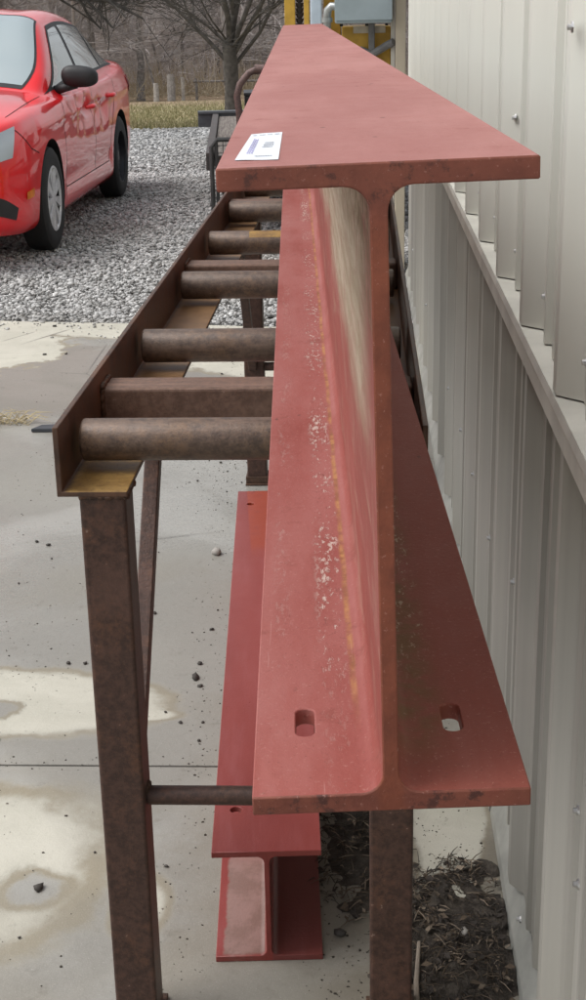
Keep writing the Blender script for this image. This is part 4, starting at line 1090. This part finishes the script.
# leaf litter and soil between beam and wall
def soil(name, cx, cy, rx, ry, hgt, seed, lab):
    v = []; f = []; n = 110
    for j in range(n+1):
        for i in range(n+1):
            u, w_ = -1+2*i/n, -1+2*j/n; x = cx+u*rx*1.25; y = cy+w_*ry*1.25
            d = math.hypot(u*1.25, w_*1.25)+.6*mnoise.noise((x*11, y*11, seed))+.4*mnoise.noise((x*28, y*28, seed))
            h = max(0, min(1, (1-d)*1.6)); z_ = h*hgt*(1+.9*mnoise.noise((x*45, y*45, seed)))-.003+.004*min(1, h*5)+.002*mnoise.noise((x*140, y*140, 1))
            v.append((min(x, .243), y, z_))
    f = [(j*(n+1)+i, j*(n+1)+i+1, (j+1)*(n+1)+i+1, (j+1)*(n+1)+i) for j in range(n) for i in range(n)]
    nn = N('soil_'+name, .55, .35); k = nn.noise(50, 6, .7); nn.set('Base Color', nn.mix(nn.ramp(k, .35, .65), (.035, .028, .022), (.085, .07, .055))); nn.bump(nn.noise(120, 5, .7), .9, .008)
    return tag(obj(name, v, f, nn.m, smooth=True), lab, 'soil', kind='stuff')
soil('soil', .150, 1.96, .125, .27, .012, 2, 'dark damp soil heaped against the base of the wall')
soil('soil', -.015, 2.36, .065, .24, .008, 7, 'dark damp soil beside the near end of the short red beam')
def litter(name, n, cx, cy, rx, ry, z0, seed, lab):
    rs = random.Random(seed); g = MB(); mi = []
    for i in range(n):
        r_ = math.sqrt(rs.random()); a = rs.uniform(0, 6.28); x = cx+rx*r_*math.cos(a); y = cy+ry*r_*math.sin(a)
        if mnoise.noise((x*22, y*22, seed)) < -.2: continue
        if x > .236: continue
        z_ = z0*max(.0, 1-r_**2*1.1)+rs.uniform(.0, .006); k = rs.random(); nf = len(g.f)
        if k < .62:
            az = rs.uniform(0, 6.28); L = rs.uniform(.006, .04); e_ = Vector((math.cos(az)*L, math.sin(az)*L, rs.uniform(-.002, .005))); c_ = Vector((x, y, z_+.002))
            if c_.x+e_.x > .238: continue
            rr = rs.uniform(.0004, .0012); g.tube([c_, c_+e_*.5+Vector((0, 0, .003)), c_+e_], [rr, rr, rr*.6], 4)
        else:
            az = rs.uniform(0, 6.28); L = .002+.011*rs.random()**3; w_ = L*rs.uniform(.35, .7); u = Vector((math.cos(az), math.sin(az), rs.uniform(-.4, .4))); s_ = Vector((-math.sin(az), math.cos(az), rs.uniform(-.5, .5)))
            c_ = Vector((x, y, z_+.004)); g.add([c_-u*L, c_+s_*w_+Vector((0, 0, .003)), c_+u*L, c_-s_*w_], [(0, 1, 2), (0, 2, 3)])
        mi += [0 if rs.random() < .55 else (1 if rs.random() < .7 else 2)]*(len(g.f)-nf)
    mats = [plain('dead_leaf_dark', (.035, .027, .021), .8), plain('dead_leaf_brown', (.10, .072, .048), .8), plain('dead_leaf_pale', (.24, .19, .14), .8)]
    o = obj(name, g.v, g.f, mats, mi=mi); return tag(o, lab, 'leaf litter', kind='stuff')
litter('leaf_litter', 3000, .150, 1.97, .135, .31, .013, 5, 'dead leaves and twigs strewn over the soil by the wall')
litter('leaf_litter', 800, -.02, 2.36, .08, .28, .009, 6, 'dead leaf crumbs scattered beside the short red beam')
g = MB(); g.tube([(.078, 1.80, .015), (.080, 1.90, .019), (.088, 2.0, .022)], [.005, .0045, .003], 7)
tag(g.build('broken_stick', plain('stick_wood', (.25, .21, .17), .85)), 'short pale broken stick standing out of the leaf litter by the right leg', 'stick')
place_peb(.165, 2.035, .013, m_peb2, 'pale crumb of stone on top of the leaf litter', 'larger loose stones'); peb_o = [o for o in bpy.data.objects if o.get('label', '').startswith('pale crumb')][0]; peb_o.location.z = .012

# fine grit on the slab: clusters by noise, denser along the beam, the joint and the soil
rs = random.Random(31); P = []; Q = []
while len(P) < 3200:
    y = rs.uniform(1.7, 6.9); x = rs.uniform(-.36*y*.55-.3, .232); k = mnoise.noise((x*3, y*2.2, 9))+.5*mnoise.noise((x*11, y*9, 2))
    w_ = .04+max(0, k)*.8+.9*math.exp(-((y-2.612)/.03)**2)+(.8 if x > -.08 and y < 3.2 else 0)+.7*math.exp(-((x+.30-(-.059)*(y-1.975)+.0)/.05)**2)
    if rs.random() < w_*.55:
        P.append((x, y, .0006)); Q.append(rs.uniform(.0007, .0014)+.0022*rs.random()**6)
V, Fc = scatter(np.array(P), np.array(Q))
gm = N('grit', .85, .2); rr_ = gm.rnd(); gm.set('Base Color', gm.mix(gm.ramp(rr_, .6, .9), (.055, .047, .038), (.26, .235, .20)))
tag(obj('grit', V, Fc, gm.m), 'fine dark grit and crumbs strewn over the concrete', 'grit', kind='stuff')
